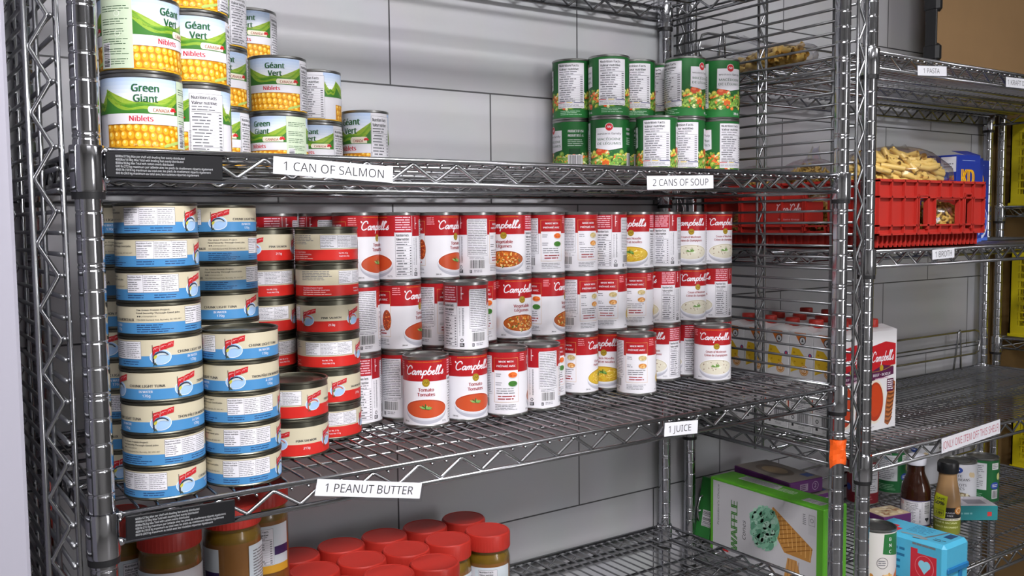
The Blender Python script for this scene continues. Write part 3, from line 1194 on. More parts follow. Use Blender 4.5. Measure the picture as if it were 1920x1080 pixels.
TH = 34.5
for i, f in enumerate((-28, 261, 107, 72, 1, 225, 306, 290, 308)):
    place(TUNA, 'tuna_can', 'can', 74, 50, Z2 + i * TH, f, 'blue and cream tuna can, %s of front-left nine-can stack, %s forward' % (NUM[i], tface(f)), 'tuna cans in the front-left stack')
for i, f in enumerate((292, 289, 282, 111, 11)):
    place(TUNA, 'tuna_can', 'can', 159, 48, Z2 + i * TH, f, 'blue and cream tuna can, %s of short stack beside salmon, %s forward' % (('lowest', 'second', 'third', 'fourth', 'topmost')[i], tface(f)), 'tuna cans in the short stack')
for i, f in enumerate((20, 300, 60, 200, 100, 54, 220, 213, 4)):
    place(TUNA, 'tuna_can', 'can', 172.5, 150.5, Z2 + i * TH, f, 'tuna can, %s of the tall stack behind the short five-can stack' % NUM[i], 'tuna cans in the stack behind the short one')
for i, f in enumerate((10, 200, 330, 60, 20, 150, 90, 240, 60)):
    place(TUNA, 'tuna_can', 'can', 55, 150, Z2 + i * TH, f, 'tuna can, %s of the stack behind the front-left stack, beside the corner post' % NUM[i], 'tuna cans in the back-left stack')
SH = 47.2
for i, f in enumerate((27, -32)):
    place(SALM, 'salmon_can', 'can', 252, 129, Z2 + i * SH, f, ('red and cream salmon can, lower of the low front pair, pink salmon lettering forward', 'red and cream salmon can, upper of the low front pair, bare lid showing')[i], 'salmon cans in the low front pair')
for i, f in enumerate((285, 76, 293, 40, 226, 258)):
    place(SALM, 'salmon_can', 'can', 328.5, 195.5, Z2 + i * SH, f, 'red and cream salmon can, %s of six in the stack against the soup cans' % ('lowest', 'second', 'third', 'fourth', 'fifth', 'topmost')[i], 'salmon cans stacked against the soup')
for i, f in enumerate((30, 120, 255, 291, 275, 16)):
    place(SALM, 'salmon_can', 'can', 258, 248, Z2 + i * SH, f, 'red and cream salmon can, %s of six in the stack behind the low pair' % ('lowest', 'second', 'third', 'fourth', 'fifth', 'topmost')[i], 'salmon cans behind the low pair')


# ---------------------------------------------------------------- sweetcorn
def hills(a, U, l0, l1, vb, vt, k=1., vs=1.):
    """sky and rolling green hills between two longitudes"""
    n = 6
    for i in range(n):
        c = [round(p + (q - p) * i / (n - 1)) for p, q in zip((232, 234, 240), (180, 200, 230))]
        b = vb + (vt - vb) * (.35 + .65 * i / n)
        a.rect(U(l0), b if i else vb, U(l1), vb + (vt - vb) * (.35 + .65 * (i + 1) / n), ink(c), 1)
    w = l1 - l0
    for j, (c, base, amp, fr, ph) in enumerate((((150, 178, 62), .34, .05, 2.2, .3), ((116, 160, 48), .28, .06, 3.1, 1.6), ((84, 140, 42), .22, .06, 2.4, 3.), ((140, 172, 54), .17, .05, 3.6, .4), ((60, 118, 44), .08, .05, 2.8, 2.2))):
        m_ = 22
        for i in range(m_):
            t0, t1 = i / m_, (i + 1) / m_
            y0, y1 = [vb + (vt - vb) * (base + amp * math.sin(fr * 2 * t * 2 + ph) + .34 * abs(2 * t - 1) ** 2.4) for t in (t0, t1)]
            a.quad([(U(l0 + w * t0), vb), (U(l0 + w * t1), vb), (U(l0 + w * t1), y1), (U(l0 + w * t0), y0)], ink(c), 2 + j)
            if i % 3 == 0 and j < 4:
                a.stroke([(U(l0 + w * t0), y0 - 1), (U(l0 + w * (t0 + t1) / 2), (y0 + y1) / 2 - 1.3), (U(l0 + w * t1 + 5), y1 - 2)], .35, ink([max(0, q - 34) for q in c]), 3 + j)


def kernels(a, U, l0, l1, v0, v1):
    """the cob: rows of plump kernels, the rows bending down towards the right end"""
    a.rect(U(l0), v0, U(l1), v1, ink((200, 128, 18)), 1)
    n = int((U(l1) - U(l0)) / 6.7)
    du = (U(l1) - U(l0)) / n
    h = (v1 - v0) * .2
    for r in range(-1, 4):
        for i in range(n):
            t = i / max(1, n - 1)
            u = U(l0) + du * (i + .5 + .18 * r)
            v = v1 - h * .75 - r * h * 1.72 - h * 1.5 * (t - .25) ** 2 * 1.4 + random.uniform(-.3, .3)
            hh = h * (.98 - .12 * abs(r - 1))
            top, bot = min(v + hh, v1), max(v - hh, v0)
            if top - bot < h * .5 or u < U(l0) + 1 or u > U(l1) - 2.4:
                continue
            v, hh = (top + bot) / 2, (top - bot) / 2
            a.ell(u, v, du * .49, hh, ink((222, 150, 26)), 2 + r + 1, 14)
            a.ell(u - .2, v + hh * .06, du * .41, hh * .86, ink(random.choice(((238, 178, 44), (242, 188, 56), (232, 168, 36)))), 3 + r + 1, 14)
            a.ell(u - .7, v + hh * .3, du * .2, hh * .42, ink((250, 222, 130)), 7, 8)


def corn_label(z0=3.8, H=80., R=40.4):
    U = lambda d: R * math.radians(d)
    a = Art()
    z1 = H - 4.4
    vb, vw = z0 + (z1 - z0) * .49, z0 + (z1 - z0) * .34
    kz = (z1 - z0) / 71.8
    a.rect(U(-180), z0, U(180), z1, WHITE, 0)
    a.rect(U(-180), z0, U(180), z0 + 1.5, ink((226, 176, 40)), 1)
    PALE, PG = ink((196, 210, 184)), ink((60, 92, 60))
    for c, t1, t2 in ((0, 'Green', 'Giant'), (160, 'Géant', 'Vert')):
        hills(a, U, c - 58, c + 56, vb, z1)
        a.text(t1, U(c + 2), z1 - 14 * kz, 7.2 * kz, ink((32, 92, 50)), 10, bold=.05, sx=.95)
        a.text(t2, U(c + 2), z1 - 24.5 * kz, 7.2 * kz, ink((32, 92, 50)), 10, bold=.05, sx=.95)
        a.rect(U(c + 8), vb + 1, U(c + 46), vb + 8 * kz, ink((232, 224, 204)), 10)
        a.ell(U(c + 8), vb + 1 + 3.5 * kz, 2.6, 3.5 * kz, ink((232, 224, 204)), 10)
        a.text('CANADA', U(c + 24), vb + 2.2, 3.5 * kz, ink((150, 50, 40)), 11, bold=.03, wid=U(25))
        for g in (0, .7, -.7, 1.5, -1.5):
            a.ell(U(c + 44) + 2.2 * math.sin(g), vb + 4.4 * kz + 1.8 * math.cos(g), 1.1, 2.2, ink((200, 36, 44)), 11, 8, -g)
        a.rect(U(c - 58), vw, U(c + 56), vb, WHITE, 9)
        a.text('Niblets', U(c - 5), vw + 3. * kz, 5.4 * kz, ink((196, 40, 60)), 10, bold=.05, sx=.95)
        kernels(a, U, c - 58, c + 56, z0 + 1, vw)
        a.text('341 mL  12 fl oz', U(c), z0 + 2.4, 2.2, ink((214, 206, 150)), 9, wid=U(34))
        for q in range(6):
            a.ell(U(c + 50 - q * 4), z0 + 3 + 1.3 * (5 - q) * .6, 3.4, 1.6, ink((170, 190, 100)), 9, 8, .5)
    # pale recipe panel
    a.rect(U(52), z0 + 1, U(104), z1, PALE, 12)
    for i, v in enumerate((.9, .72, .58, .44, .3, .16)):
        a.lines(U(56), z0 + (z1 - z0) * (v - .1), U(100), z0 + (z1 - z0) * v, 3, PG, 13, .3, ragged=.3)
    for v in (.78, .5):
        a.ring(U(82), z0 + (z1 - z0) * v, 3, 3, .4, ink((236, 240, 230)), 13, 12)
    a.barcode(U(57), z0 + 3, U(68), z0 + 26 * kz, 13, True)
    # nutrition panel of the French side
    a.rect(U(214), z0 + 1, U(220), vw + 4, WHITE, 12)
    a.lines(U(215), z0 + 2, U(219), vw + 2, 16, FINE, 13, .4)
    a.nutrition(U(217), z0 + 2.2, U(272), z1 - 5, 12, 12)
    hills(a, U, 270, 304, vb, z1)
    return a.label_mesh('corn_label', R)


GB, GL = can_parts(41, 80, 3.8, 75.6, TIN, (3.2, 3.6))
CORN = proto(GB, GL, corn_label())
KB, KL = can_parts(37.6, 104, 3.8, 100, TIN, (3.2, 3.6))
TALLC = proto(KB, KL, corn_label(3.8, 104., 37.))
CH = 80
CORNS = [(68, 66, (-3, 113), 'front-left', ('with green hills, on the shelf edge', 'turned to its pale recipe panel')),
         (137, 118, (224, 152, 170), 'second', ('with white nutrition panel forward', 'facing squarely forward', 'cut off by the top of the view')),
         (222, 306, (173, 147, 190), 'narrow-looking third', ('with nutrition panel at its right edge', 'with red maple leaf showing', 'with green and white sides')),
         (312, 318, (38, 167), 'fourth', ('half pale green recipe panel', 'facing squarely forward beneath a farther can')),
         (403, 402, (175, 251), 'fifth', ('with nutrition panel at right', 'with large white nutrition panel at left')),
         (300, 401, (150, 150, 167), 'rear', ('hidden behind the fourth stack', 'hidden behind the fourth stack', 'peeking above the fourth stack'))]
LV = ('lowest', 'middle', 'topmost')
for x, y, fs, nm, ds in CORNS:
    for i, f in enumerate(fs):
        lv = LV[i] if len(fs) == 3 else ('lower', 'upper')[i]
        place(CORN, 'corn_can', 'can', x, y, Z1 + i * CH, f, '%s sweetcorn can of %s stack, %s' % (lv, nm, ds[i]), 'sweetcorn cans on the top shelf')
place(TALLC, 'corn_can', 'can', 489, 402, Z1, 203, 'taller sweetcorn can with creased label at the right end, standing alone', 'sweetcorn cans on the top shelf')


# ---------------------------------------------------------------- mixed vegetables
def veg_label():
    R = 36.9
    U = lambda d: R * math.radians(d)
    G, G2 = ink((30, 96, 44)), ink((40, 116, 56))
    a = Art()
    a.rect(U(-180), 4, U(180), 107, G, 0)
    a.rect(U(-180), 4, U(180), 19.5, G2, 1)
    a.rect(U(-180), 19.5, U(180), 40, ink((52, 84, 34)), 1)
    cs = ((214, 92, 40), (96, 140, 44), (60, 110, 38), (150, 176, 60), (206, 196, 80), (226, 120, 50), (80, 130, 50), (200, 206, 150), (120, 160, 60))
    for i in range(340):
        u, q = random.uniform(U(-180), U(180)), random.random()
        v = 19 + q * 30
        c = random.choice(cs)
        r_ = random.uniform(2.2, 5.2)
        ly = 2 + 8 - int(q * 8)
        d = random.uniform(-.8, .8)
        e = random.choice((.5, .8, 1.))
        a.ell(u, v, r_, r_ * e, ink(c), ly, 12, d)
        a.ell(u - .3, v + r_ * .25, r_ * .55, r_ * e * .4, ink([min(255, p + 34) for p in c]), ly + 1, 8, d)
    for q in range(26):
        u, v, d = U(-180) + q * 9 + random.uniform(-3, 3), random.uniform(22, 44), random.uniform(-.2, .9)
        a.stroke([(u - 7 * math.cos(d), v - 7 * math.sin(d)), (u, v + 1), (u + 7 * math.cos(d), v + 7 * math.sin(d))], 3.6, ink(random.choice(((110, 156, 60), (84, 134, 48), (138, 176, 82)))), 8 + q % 3)
    for c in (0, 157):
        a.ell(U(c - 26), 50, 8.5, 6.4, ink((206, 78, 40)), 5, 20)
        a.ell(U(c - 28), 52, 4.5, 3., ink((226, 120, 80)), 6, 12)
        for j in range(7):
            a.stroke([(U(c - 44 + j * 4), 52), (U(c - 46 + j * 4.6), 60)], .7, ink((70, 110, 50)), 3)
        for j, (x, y) in enumerate(((-10, 33), (-16, 31), (-4, 31))):
            a.ell(U(c + x), y, 2.2, 5, ink((230, 180, 50)), 11, 12)
            a.ell(U(c + x), y - 2, 2.6, 4, ink((214, 100, 40)), 12, 12)
        a.stroke([(U(c + 2), 24), (U(c + 12), 32), (U(c + 22), 38)], 3.6, ink((120, 170, 70)), 12)
        a.poly([(U(c - 39), 56), (U(c), 51.5), (U(c + 39), 56), (U(c + 38), 92), (U(c - 38), 92)], ink((218, 216, 222)), 13)
        a.ell(U(c), 93, 7.4, 7.4, ink((222, 214, 214)), 14)
        a.ell(U(c), 93, 6.6, 6.6, ink((194, 36, 44)), 15)
        a.stroke([(-3.6, -1.4), (-2, 2), (-.6, -1.6), (.9, 2), (2.2, -1.6), (3.8, 1.8)], .8, WHITE, 16, (U(c), 93), 1.)
        a.text('western family', U(c), 79.5, 3.5, INK, 14, bold=.02, wid=U(68))
        a.text('MACÉDOINE', U(c), 69.5, 4.1, ink((44, 84, 56)), 14, bold=.02, wid=U(66))
        a.text('DE LÉGUMES', U(c), 61.6, 4.1, ink((44, 84, 56)), 14, bold=.02, wid=U(68))
        a.text('398 mL', U(c + 24), 8, 4.0, WHITE, 4, bold=.05, sx=.8)
    a.text('PRODUCT OF USA', U(80), 88, 4.2, WHITE, 4, bold=.03, wid=U(46))
    a.text('PRODUIT DES É.-U.', U(80), 80, 4.2, WHITE, 4, bold=.03, wid=U(46))
    a.lines(U(56), 62, U(104), 76, 4, ink((190, 210, 196)), 4, .36)
    a.rect(U(60), 48, U(92), 58, ink((20, 66, 34)), 13)
    a.barcode(U(58), 20, U(98), 46, 13)
    a.nutrition(U(219), 30, U(297), 103, 13, 12)
    a.rect(U(219), 21, U(297), 30, WHITE, 13)
    a.rect(U(219), 30.6, U(240), 31.8, ink((200, 60, 60)), 14)
    a.rect(U(246), 30.6, U(262), 31.8, ink((230, 200, 60)), 14)
    a.rect(U(266), 30.6, U(297), 31.8, ink((50, 60, 120)), 14)
    a.lines(U(221), 22, U(295), 29, 3, FINE, 14, .34)
    a.lines(U(226), 8, U(290), 17, 3, ink((170, 206, 180)), 4, .34)
    return a.label_mesh('vegetable_label', R)


VB_, VL_ = can_parts(37.6, 111, 4, 107, TIN, (3.4, 3.6))
VEG = proto(VB_, VL_, veg_label())
VH = 111
VEGS = [(911, 395, (70, 262), 'leftmost'), (942.5, 326.6, (0, 248), 'second'), (1017.1, 338, (60, 250), 'third'),
        (1092.4, 343.3, (300, 285), 'fourth'), (1075.6, 266.3, (257, 306), 'fifth'), (1149.2, 249.7, (217, 328), 'rightmost')]
for x, y, fs, nm in VEGS:
    for i, f in enumerate(fs):
        place(VEG, 'vegetable_can', 'can', x, y, Z1 + i * VH, f, 'green mixed vegetable can, %s of %s two-can stack, %s' % (('lower', 'upper')[i], nm, 'nutrition panel forward' if 215 < f % 360 < 300 else 'white name panel showing' if f % 360 < 45 or f % 360 > 300 or 112 < f % 360 < 205 else 'green side forward'), 'mixed vegetable cans')
place(VEG, 'vegetable_can', 'can', 1000.2, 262, Z1, 258, 'green mixed vegetable can standing single in front of the third stack', 'mixed vegetable cans')
# ================================================================ signs, tape
SIGNW = ink((226, 226, 232), .3)
SIGNK = ink((44, 44, 48))


def sign(x, y, z, wd, ht, tilt, txt, label, tx=0., tw=.84, th=.51, col=SIGNK, sleeve=True, yaw=0.):
    """paper strip in a clear sleeve, taped to a shelf edge; (x, z) is its middle"""
    t = thing('shelf_sign', label, 'sign', x, y, z, group='printed shelf signs', rot=(0, tilt, yaw))
    mb = MB()
    mb.box(-wd / 2, -.35, -ht / 2, wd / 2, 0, ht / 2, SIGNW)
    mb.build('card', t)
    mb = MB()
    a = Art()
    a.text(txt, tx, -ht * th * .5, ht * th, col, 1, wid=wd * tw)
    a.lay(mb, (0, -.35, 0), (1, 0, 0), (0, 0, 1))
    mb.build('lettering', t)
    if sleeve:
        mb = MB()
        mb.box(-wd / 2 - 3.5, .1, -ht / 2 - 4, wd / 2 + 3.5, .3, ht / 2 + 2, FILM)
        mb.build('clear_sleeve', t)
    return t


sign(254, -10, 57, 143, 18.6, .054, '1 CAN OF SALMON', 'white sign reading 1 CAN OF SALMON on the top shelf edge', sleeve=False)
sign(791, -10, 52.2, 133, 19.3, -.028, '2 CANS OF SOUP', 'white sign reading 2 CANS OF SOUP on the top shelf edge', sleeve=False)
sign(287.5, -12, -312, 136, 19, .203, '1 PEANUT BUTTER', 'white sign reading 1 PEANUT BUTTER hanging from the tuna shelf edge')
sign(793, -10, -309.3, 68, 20, .062, '1 JUICE', 'white sign reading 1 JUICE on the soup shelf edge', tx=-3, tw=.68, th=.48)
sign(U2X + 170, -14, 263.5, 92, 17, -.07, '1 PASTA', 'white sign reading 1 PASTA on the upper right shelf edge', tx=-3, tw=.56, th=.5)
sign(U2X + 486, -14, 265, 118, 19, -.02, '1 KRAFT DINNER', 'white sign starting 1 KRAFT at the right picture edge', tw=.9, th=.5)
sign(U2X + 220, -14, -69.8, 73, 18, -.03, '1 BROTH', 'white sign reading 1 BROTH under the red crate', tw=.76, th=.6)
sign(U2X + 331, -16, -431, 211, 29, -.048, '(ONLY ONE ITEM OFF THIS SHELF)', 'white sign with red lettering reading ONLY ONE ITEM OFF THIS SHELF', col=ink((176, 70, 90)), tw=.96, th=.5)

ORANGE = mat('orange_tape', (236, 92, 22), .4, noise=.08, scale=30)
t = thing('orange_tape', 'crumpled bright orange tape wrapped on the chrome corner post', 'tape', 1163, -13.6, -399)
mb = MB()
n = 9
vs, fs = [], []
for j in range(6):
    for i in range(n):
        u, v = i / (n - 1), j / 5
        g = -1.7 + u * 3.0
        lift = 1.2 + 5 * max(0, .35 - u) + 2.0 * math.sin(5 * u + 4 * v) ** 2
        zb = -20 - 14 * (1 - u) ** 2 + 5 * math.sin(6 * u)
        z = zb + (18 - zb) * v - 2 * u
        vs.append((14 + (12.9 + lift) * math.sin(g), 13.6 - (12.9 + lift) * math.cos(g), z))
        vs.append((14 + (12.6 + lift) * math.sin(g), 13.6 - (12.6 + lift) * math.cos(g), z))
for j in range(5):
    for i in range(n - 1):
        a, b, c, d = [2 * (q) for q in (j * n + i, j * n + i + 1, (j + 1) * n + i + 1, (j + 1) * n + i)]
        fs += [(a, b, c, d), (d + 1, c + 1, b + 1, a + 1)]
mb.add(vs, fs, ORANGE, False)
mb.build('tape_strip', t)
mb = MB()
mb.add([(28, 4, -6), (44, 6, -3), (45, 6, 5), (29, 4, 2), (28, 4.3, -6), (44, 6.3, -3), (45, 6.3, 5), (29, 4.3, 2)], [(0, 1, 2, 3), (7, 6, 5, 4)], FILM, False)
mb.build('clear_tape_end', t)


# ================================================================ peanut butter jars
PB = mat('peanut_butter', (138, 92, 38), .5, noise=.2, scale=30)
PBD = mat('peanut_butter_oil', (120, 92, 22), .3, noise=.3, scale=60)


def jar_meshes():
    mb = MB()
    mb.lathe([(0, 1), (32, 1), (35, 4), (36, 10), (36, 97)], PB, 40)
    mb.lathe([(36, 97), (36, 100), (34.6, 107), (33.2, 110), (33.2, 112), (34.2, 113), (34.2, 116), (0, 116)], PBD, 40)
    butter = auto_smooth(mb.mesh('peanut_butter'), 50)
    mb = MB()
    mb.lathe([(33, 0), (36, 2), (37, 9), (37, 100), (35.6, 108), (34.2, 111.5), (34.2, 113), (35.6, 114), (35.6, 118)], GLASSY, 40)
    wall = auto_smooth(mb.mesh('jar_wall'), 50)
    mb = MB()
    n = 96
    prof = [(36.2, 116), (36.8, 117), (36.8, 139), (36.1, 141.6), (34.6, 143), (33.4, 143), (32.6, 142.4), (0, 142.2)]
    vs, fs = [], []
    for k, (r, z) in enumerate(prof):
        for i in range(n):
            g = 2 * math.pi * i / n
            q = r + (.45 * (i % 2) if 0 < k < 3 else 0)
            vs.append((q * math.sin(g), -q * math.cos(g), z))
    for k in range(len(prof) - 1):
        for i in range(n):
            l = (i + 1) % n
            fs.append((k * n + i, k * n + l, (k + 1) * n + l, (k + 1) * n + i))
    mb.add(vs, fs, REDLID)
    lid = auto_smooth(mb.mesh('lid'), 24)
    a = Art()
    R = 37.15
    U = lambda d: R * math.radians(d)
    a.rect(U(-150), 26, U(150), 92, ink((206, 214, 220)), 0)
    a.rect(U(-52), 34, U(52), 92, ink((214, 210, 214)), 1)
    a.stroke([(-20, 52), (-15, 62), (-12, 52), (-6, 64), (-3, 54), (3, 63), (6, 55), (12, 64), (20, 66)], 2.6, ink((190, 36, 50)), 2)
    a.stroke([(-18, 46), (0, 47), (20, 52)], 1.8, ink((190, 36, 50)), 2)
    a.rect(U(-52), 26, U(52), 40, ink((206, 150, 40)), 2)
    a.nutrition(U(62), 38, U(110), 88, 2, 10)
    a.rect(U(112), 50, U(150), 62, ink((58, 40, 90)), 2)
    a.rect(U(60), 26, U(150), 37, ink((214, 160, 50)), 2)
    a.lines(U(-140), 40, U(-70), 86, 12, FINE, 2, .4)
    return butter, wall, lid, a.label_mesh('jar_label', R)


PBM = jar_meshes()
jar0 = bpy.data.objects.new('jar', None)
COL.objects.link(jar0)
for nm, me in zip(('filling', 'jar_wall', 'lid', 'label'), PBM):
    link(nm, me, jar0)


def jar(x, y, z, f, label, group):
    place(jar0, 'peanut_butter_jar', 'jar', x, y, z, f, label, group)


PT = ('leftmost', 'second', 'third', 'fourth', 'rightmost')
for i, x in enumerate((328, 403, 478, 553, 628)):
    jar(x, 342, Z3, (120, 60, 200, 90, 150)[i], 'red-lidded peanut butter jar, %s of the rearmost row of five' % PT[i], 'peanut butter jars in the block')
for i, x in enumerate((328, 403, 478, 553, 628)):
    jar(x, 267, Z3, (0, 40, 80, 20, 86)[i], 'red-lidded peanut butter jar, %s of the middle row of five' % PT[i], 'peanut butter jars in the block')
for i, x in enumerate((335, 410.5, 486)):
    jar(x, 192, Z3, (60, 0, 200)[i], 'red-lidded peanut butter jar, %s of the nearest row of three' % ('leftmost', 'middle', 'rightmost')[i], 'peanut butter jars in the block')
for x, y, f, nm in ((103, 165, -24, 'the left stack at the corner post'), (190, 200, 178, 'the second stack under the tuna'), (250, 262, 86, 'the rear stack under the salmon'), (62, 240, 60, 'the dark stack behind the corner post')):
    for k in (0, 1):
        jar(x, y, Z3 + k * 143, f, 'peanut butter jar, %s of %s' % (('lower', 'upper')[k], nm), 'stacked peanut butter jars')


# ================================================================ right-hand rack: pasta
PASTA = mat('dry_pasta', (224, 190, 104), .4, noise=.12, scale=40)
PASTA2 = mat('dry_pasta_yellow', (206, 168, 76), .4, noise=.12, scale=40)


def rigatoni(mb, c, d, L, r, M):
    c, d = Vector(c), Vector(d).normalized()
    mb.tube([c - d * L / 2, c + d * L / 2], r, M, 9, caps=False)
    mb.tube([c + d * L / 2, c - d * L / 2], r * .78, M, 9, caps=False)


def elbow(mb, c, M, k=5.):
    c = Vector(c)
    X = Vector((random.gauss(0, 1), random.gauss(0, 1), random.gauss(0, 1))).normalized()
    Y = X.orthogonal().normalized()
    P = [c + (X * math.cos(g) + Y * math.sin(g)) * k for g in (-1.5, -.9, -.3, .3, .9, 1.5)]
    mb.tube(P, 2.6, M, 7, caps=False)


def pasta_bag(x, y, z, rx, ry, rz, rotz, kind, label, plabel, knot=None, n=120):
    """a clear bag, lumpy and gathered; the pasta inside is one loose heap"""
    t = thing('pasta_bag', label, 'bag', x, y, z, rotz, group='clear bags of pasta')
    mb = MB()
    N, Mm = 26, 14
    vs, fs = [], []
    for i in range(Mm + 1):
        p = math.pi * i / Mm
        for k in range(N):
            g = 2 * math.pi * k / N
            q = 1.05 + .05 * math.sin(5 * g + 3 * p) + .04 * math.sin(9 * g - 4 * p) + random.uniform(-.02, .02)
            zz = math.cos(p)
            sq = max(abs(math.sin(p)), .001) ** .8
            vs.append((rx * sq * math.cos(g) * q, ry * sq * math.sin(g) * q, rz + rz * zz * (1.06 if zz > 0 else .98) * (1 + .04 * math.sin(4 * g))))
    for i in range(Mm):
        for k in range(N):
            l = (k + 1) % N
            fs.append((i * N + k, (i + 1) * N + k, (i + 1) * N + l, i * N + l))
    mb.add(vs, fs, FILM)
    mb.build('film', t)
    if knot:
        mb = MB()
        dx, dy, h, wdt = knot
        vs, fs = [], []
        for j in range(5):
            for i in range(9):
                s = i / 8 - .5
                vs.append((dx * j / 4 + s * wdt * (1 - .15 * j), dy * j / 4 + 3 * math.sin(7 * s + j), rz * 1.7 + h * j / 4 + 3 * math.sin(9 * s)))
        for j in range(4):
            for i in range(8):
                fs.append((j * 9 + i, j * 9 + i + 1, (j + 1) * 9 + i + 1, (j + 1) * 9 + i))
        mb.add(vs, fs, FILM)
        mb.build('gathered_top', t)
    mb = MB()
    for i in range(n):
        g, q, s = random.uniform(0, 6.28), random.random() ** .25 * .97, random.uniform(-1, 1)
        rr = math.sqrt(max(0, 1 - s * s)) * q
        c = (rx * .8 * rr * math.cos(g), ry * .8 * rr * math.sin(g), max(9, rz + rz * .8 * s * q))
        if kind == 'rigatoni':
            rigatoni(mb, c, (random.gauss(.3, .5), random.gauss(.9, .5), random.gauss(.1, .35)), 34, 6, PASTA)
        elif kind == 'penne':
            rigatoni(mb, c, (random.gauss(.9, .4), random.gauss(-.4, .4), random.gauss(-.25, .3)), 44, 5.6, PASTA)
        else:
            elbow(mb, c, PASTA2, random.uniform(5, 7))
    o = mb.build({'rigatoni': 'rigatoni_pasta', 'penne': 'penne_pasta', 'elbow': 'elbow_pasta'}[kind])
    o.location = pt(x, y, z)
    o.rotation_euler = (0, 0, rotz)
    tag(o, plabel, 'pasta')
    o['kind'] = 'stuff'


pasta_bag(1338, 286, ZP, 46, 104, 31, .04, 'rigatoni', 'clear bag of rigatoni on the top right shelf, above the crate', 'loose rigatoni tubes inside the bag on the top right shelf', (-10, 70, 40, 70), 190)


# ================================================================ red crate
def crate():
    X0, X1, Y0, Y1, H, T = 0, 356, 0, 412, 126, 3.4
    t = thing('bottle_crate', 'red plastic bottle crate with white script, filled with pasta bags', 'crate', 1304, 18, ZB + .5)

    def face(L, wins, mb, A, B):
        """one side, built as a frame of bars round its openings; A maps (s, depth, z)"""
        cuts = [0] + sorted(v for w_ in wins for v in w_[:2]) + [L]
        for i in range(0, len(cuts), 2):
            A(mb, cuts[i], 0, 24, cuts[i + 1], T, H)
        for s0, s1, z0, z1 in wins:
            A(mb, s0, 0, 24, s1, T, z0)
            A(mb, s0, 0, z1, s1, T, H)
        for z in (24, H - 5, H - 34, 40):
            A(mb, 0, -6, z, L, 0, z + 3.2) if z != 40 else None
        A(mb, 0, -6, 40, L, 0, 43)
        n = B
        for i in range(n + 1):
            s = i * (L - 3) / n
            hit = [w_ for w_ in wins if w_[0] - 2 < s < w_[1] - 1]
            if hit:
                A(mb, s, -6, 24, s + 3, 0, 40)
                A(mb, s, -6, max(hit[0][3], H - 34), s + 3, 0, H)
            else:
                A(mb, s, -6, 24, s + 3, 0, H)
        for s0, s1, z0, z1 in wins:
            for s in (s0 - 3, s1):
                A(mb, s, -6, z0, s + 3, 0, z1)
            A(mb, s0, -6, z1, s1, 0, z1 + 3)

    front = lambda mb, s0, d0, z0, s1, d1, z1: mb.box(s0, d0, z0, s1, d1, z1, REDPL)
    back = lambda mb, s0, d0, z0, s1, d1, z1: mb.box(s0, Y1 - d1, z0, s1, Y1 - d0, z1, REDPL)
    left = lambda mb, s0, d0, z0, s1, d1, z1: mb.box(d0, s0, z0, d1, s1, z1, REDPL)
    rgt = lambda mb, s0, d0, z0, s1, d1, z1: mb.box(X1 - d1, s0, z0, X1 - d0, s1, z1, REDPL)
    wf = [(128, 154, 34, 96), (182, 262, 40, 90), (284, 306, 34, 100)]
    wl = [(98, 148, 32, 104), (316, 362, 32, 104)]
    for nm, A, L, wn, n in (('front_wall', front, X1, wf, 9), ('back_wall', back, X1, wf, 9), ('side_wall', left, Y1, wl, 8), ('side_wall', rgt, Y1, wl, 8)):
        mb = MB()
        face(L, wn, mb, A, n)
        mb.build(nm, t)
    mb = MB()
    mb.box(8, 8, 0, X1 - 8, Y1 - 8, 5, REDPL)
    for (a, b, c, d) in ((8, 8, X1 - 8, 12), (8, Y1 - 12, X1 - 8, Y1 - 8), (8, 8, 12, Y1 - 8), (X1 - 12, 8, X1 - 8, Y1 - 8)):
        mb.box(a, b, 0, c, d, 25, REDPL)
    for i in range(24):
        s = 10 + i * (X1 - 24) / 23
        mb.box(s, 3, 2, s + 2.5, 8, 25, REDPL)
        s = 10 + i * (Y1 - 24) / 23
        mb.box(3, s, 2, 8, s + 2.5, 25, REDPL)
    mb.build('base', t)
    mb = MB()
    mb.box(-1.2, 112, 46, 0, 262, 88, REDPL)
    a = Art()
    script(a, 'Coca-Cola', 0, 0, 62, ink((226, 206, 210)), 1, xh=6.4, wt=.3, slant=.25)
    a.text('The Swire Group', 0, -17, 3.2, ink((220, 190, 196)), 1, wid=52)
    a.lay(mb, (-1.2, 192, 70), (0, -1, 0), (0, 0, 1))
    mb.build('logo_panel', t)


crate()
CZ = ZB + 7
pasta_bag(1480, 100, CZ + 84, 132, 74, 50, -.1, 'penne', 'clear bag of penne bulging over the front of the red crate', 'loose penne inside the front bag of the red crate', (60, 30, 26, 120), 330)
pasta_bag(1412, 244, CZ + 76, 74, 62, 46, .3, 'elbow', 'clear bag of elbow macaroni in the middle of the red crate', 'loose elbow macaroni inside the middle bag of the crate', (10, -10, 42, 110), 420)
pasta_bag(1386, 362, CZ + 72, 66, 52, 44, .1, 'elbow', 'clear bag of curled pasta at the back of the red crate', 'loose curled pasta inside the rear bag of the crate', None, 480)
pasta_bag(1352, 168, CZ, 36, 56, 46, .0, 'elbow', 'clear bag of macaroni behind the crate side opening near the post', 'loose macaroni showing through the crate side opening', None, 260)
pasta_bag(1570, 63, CZ, 82, 38, 46, .0, 'elbow', 'clear bag of macaroni behind the crate front openings', 'loose macaroni showing through the crate front openings', None, 460)
pasta_bag(1404, 63, CZ, 76, 38, 44, .0, 'elbow', 'clear bag of macaroni at the near left corner of the crate', 'loose macaroni at the near left corner of the crate', None, 300)
pasta_bag(1358, 350, CZ, 42, 60, 36, 0, 'elbow', 'clear bag of macaroni low in the rear of the crate', 'loose macaroni low in the rear of the crate', None, 200)


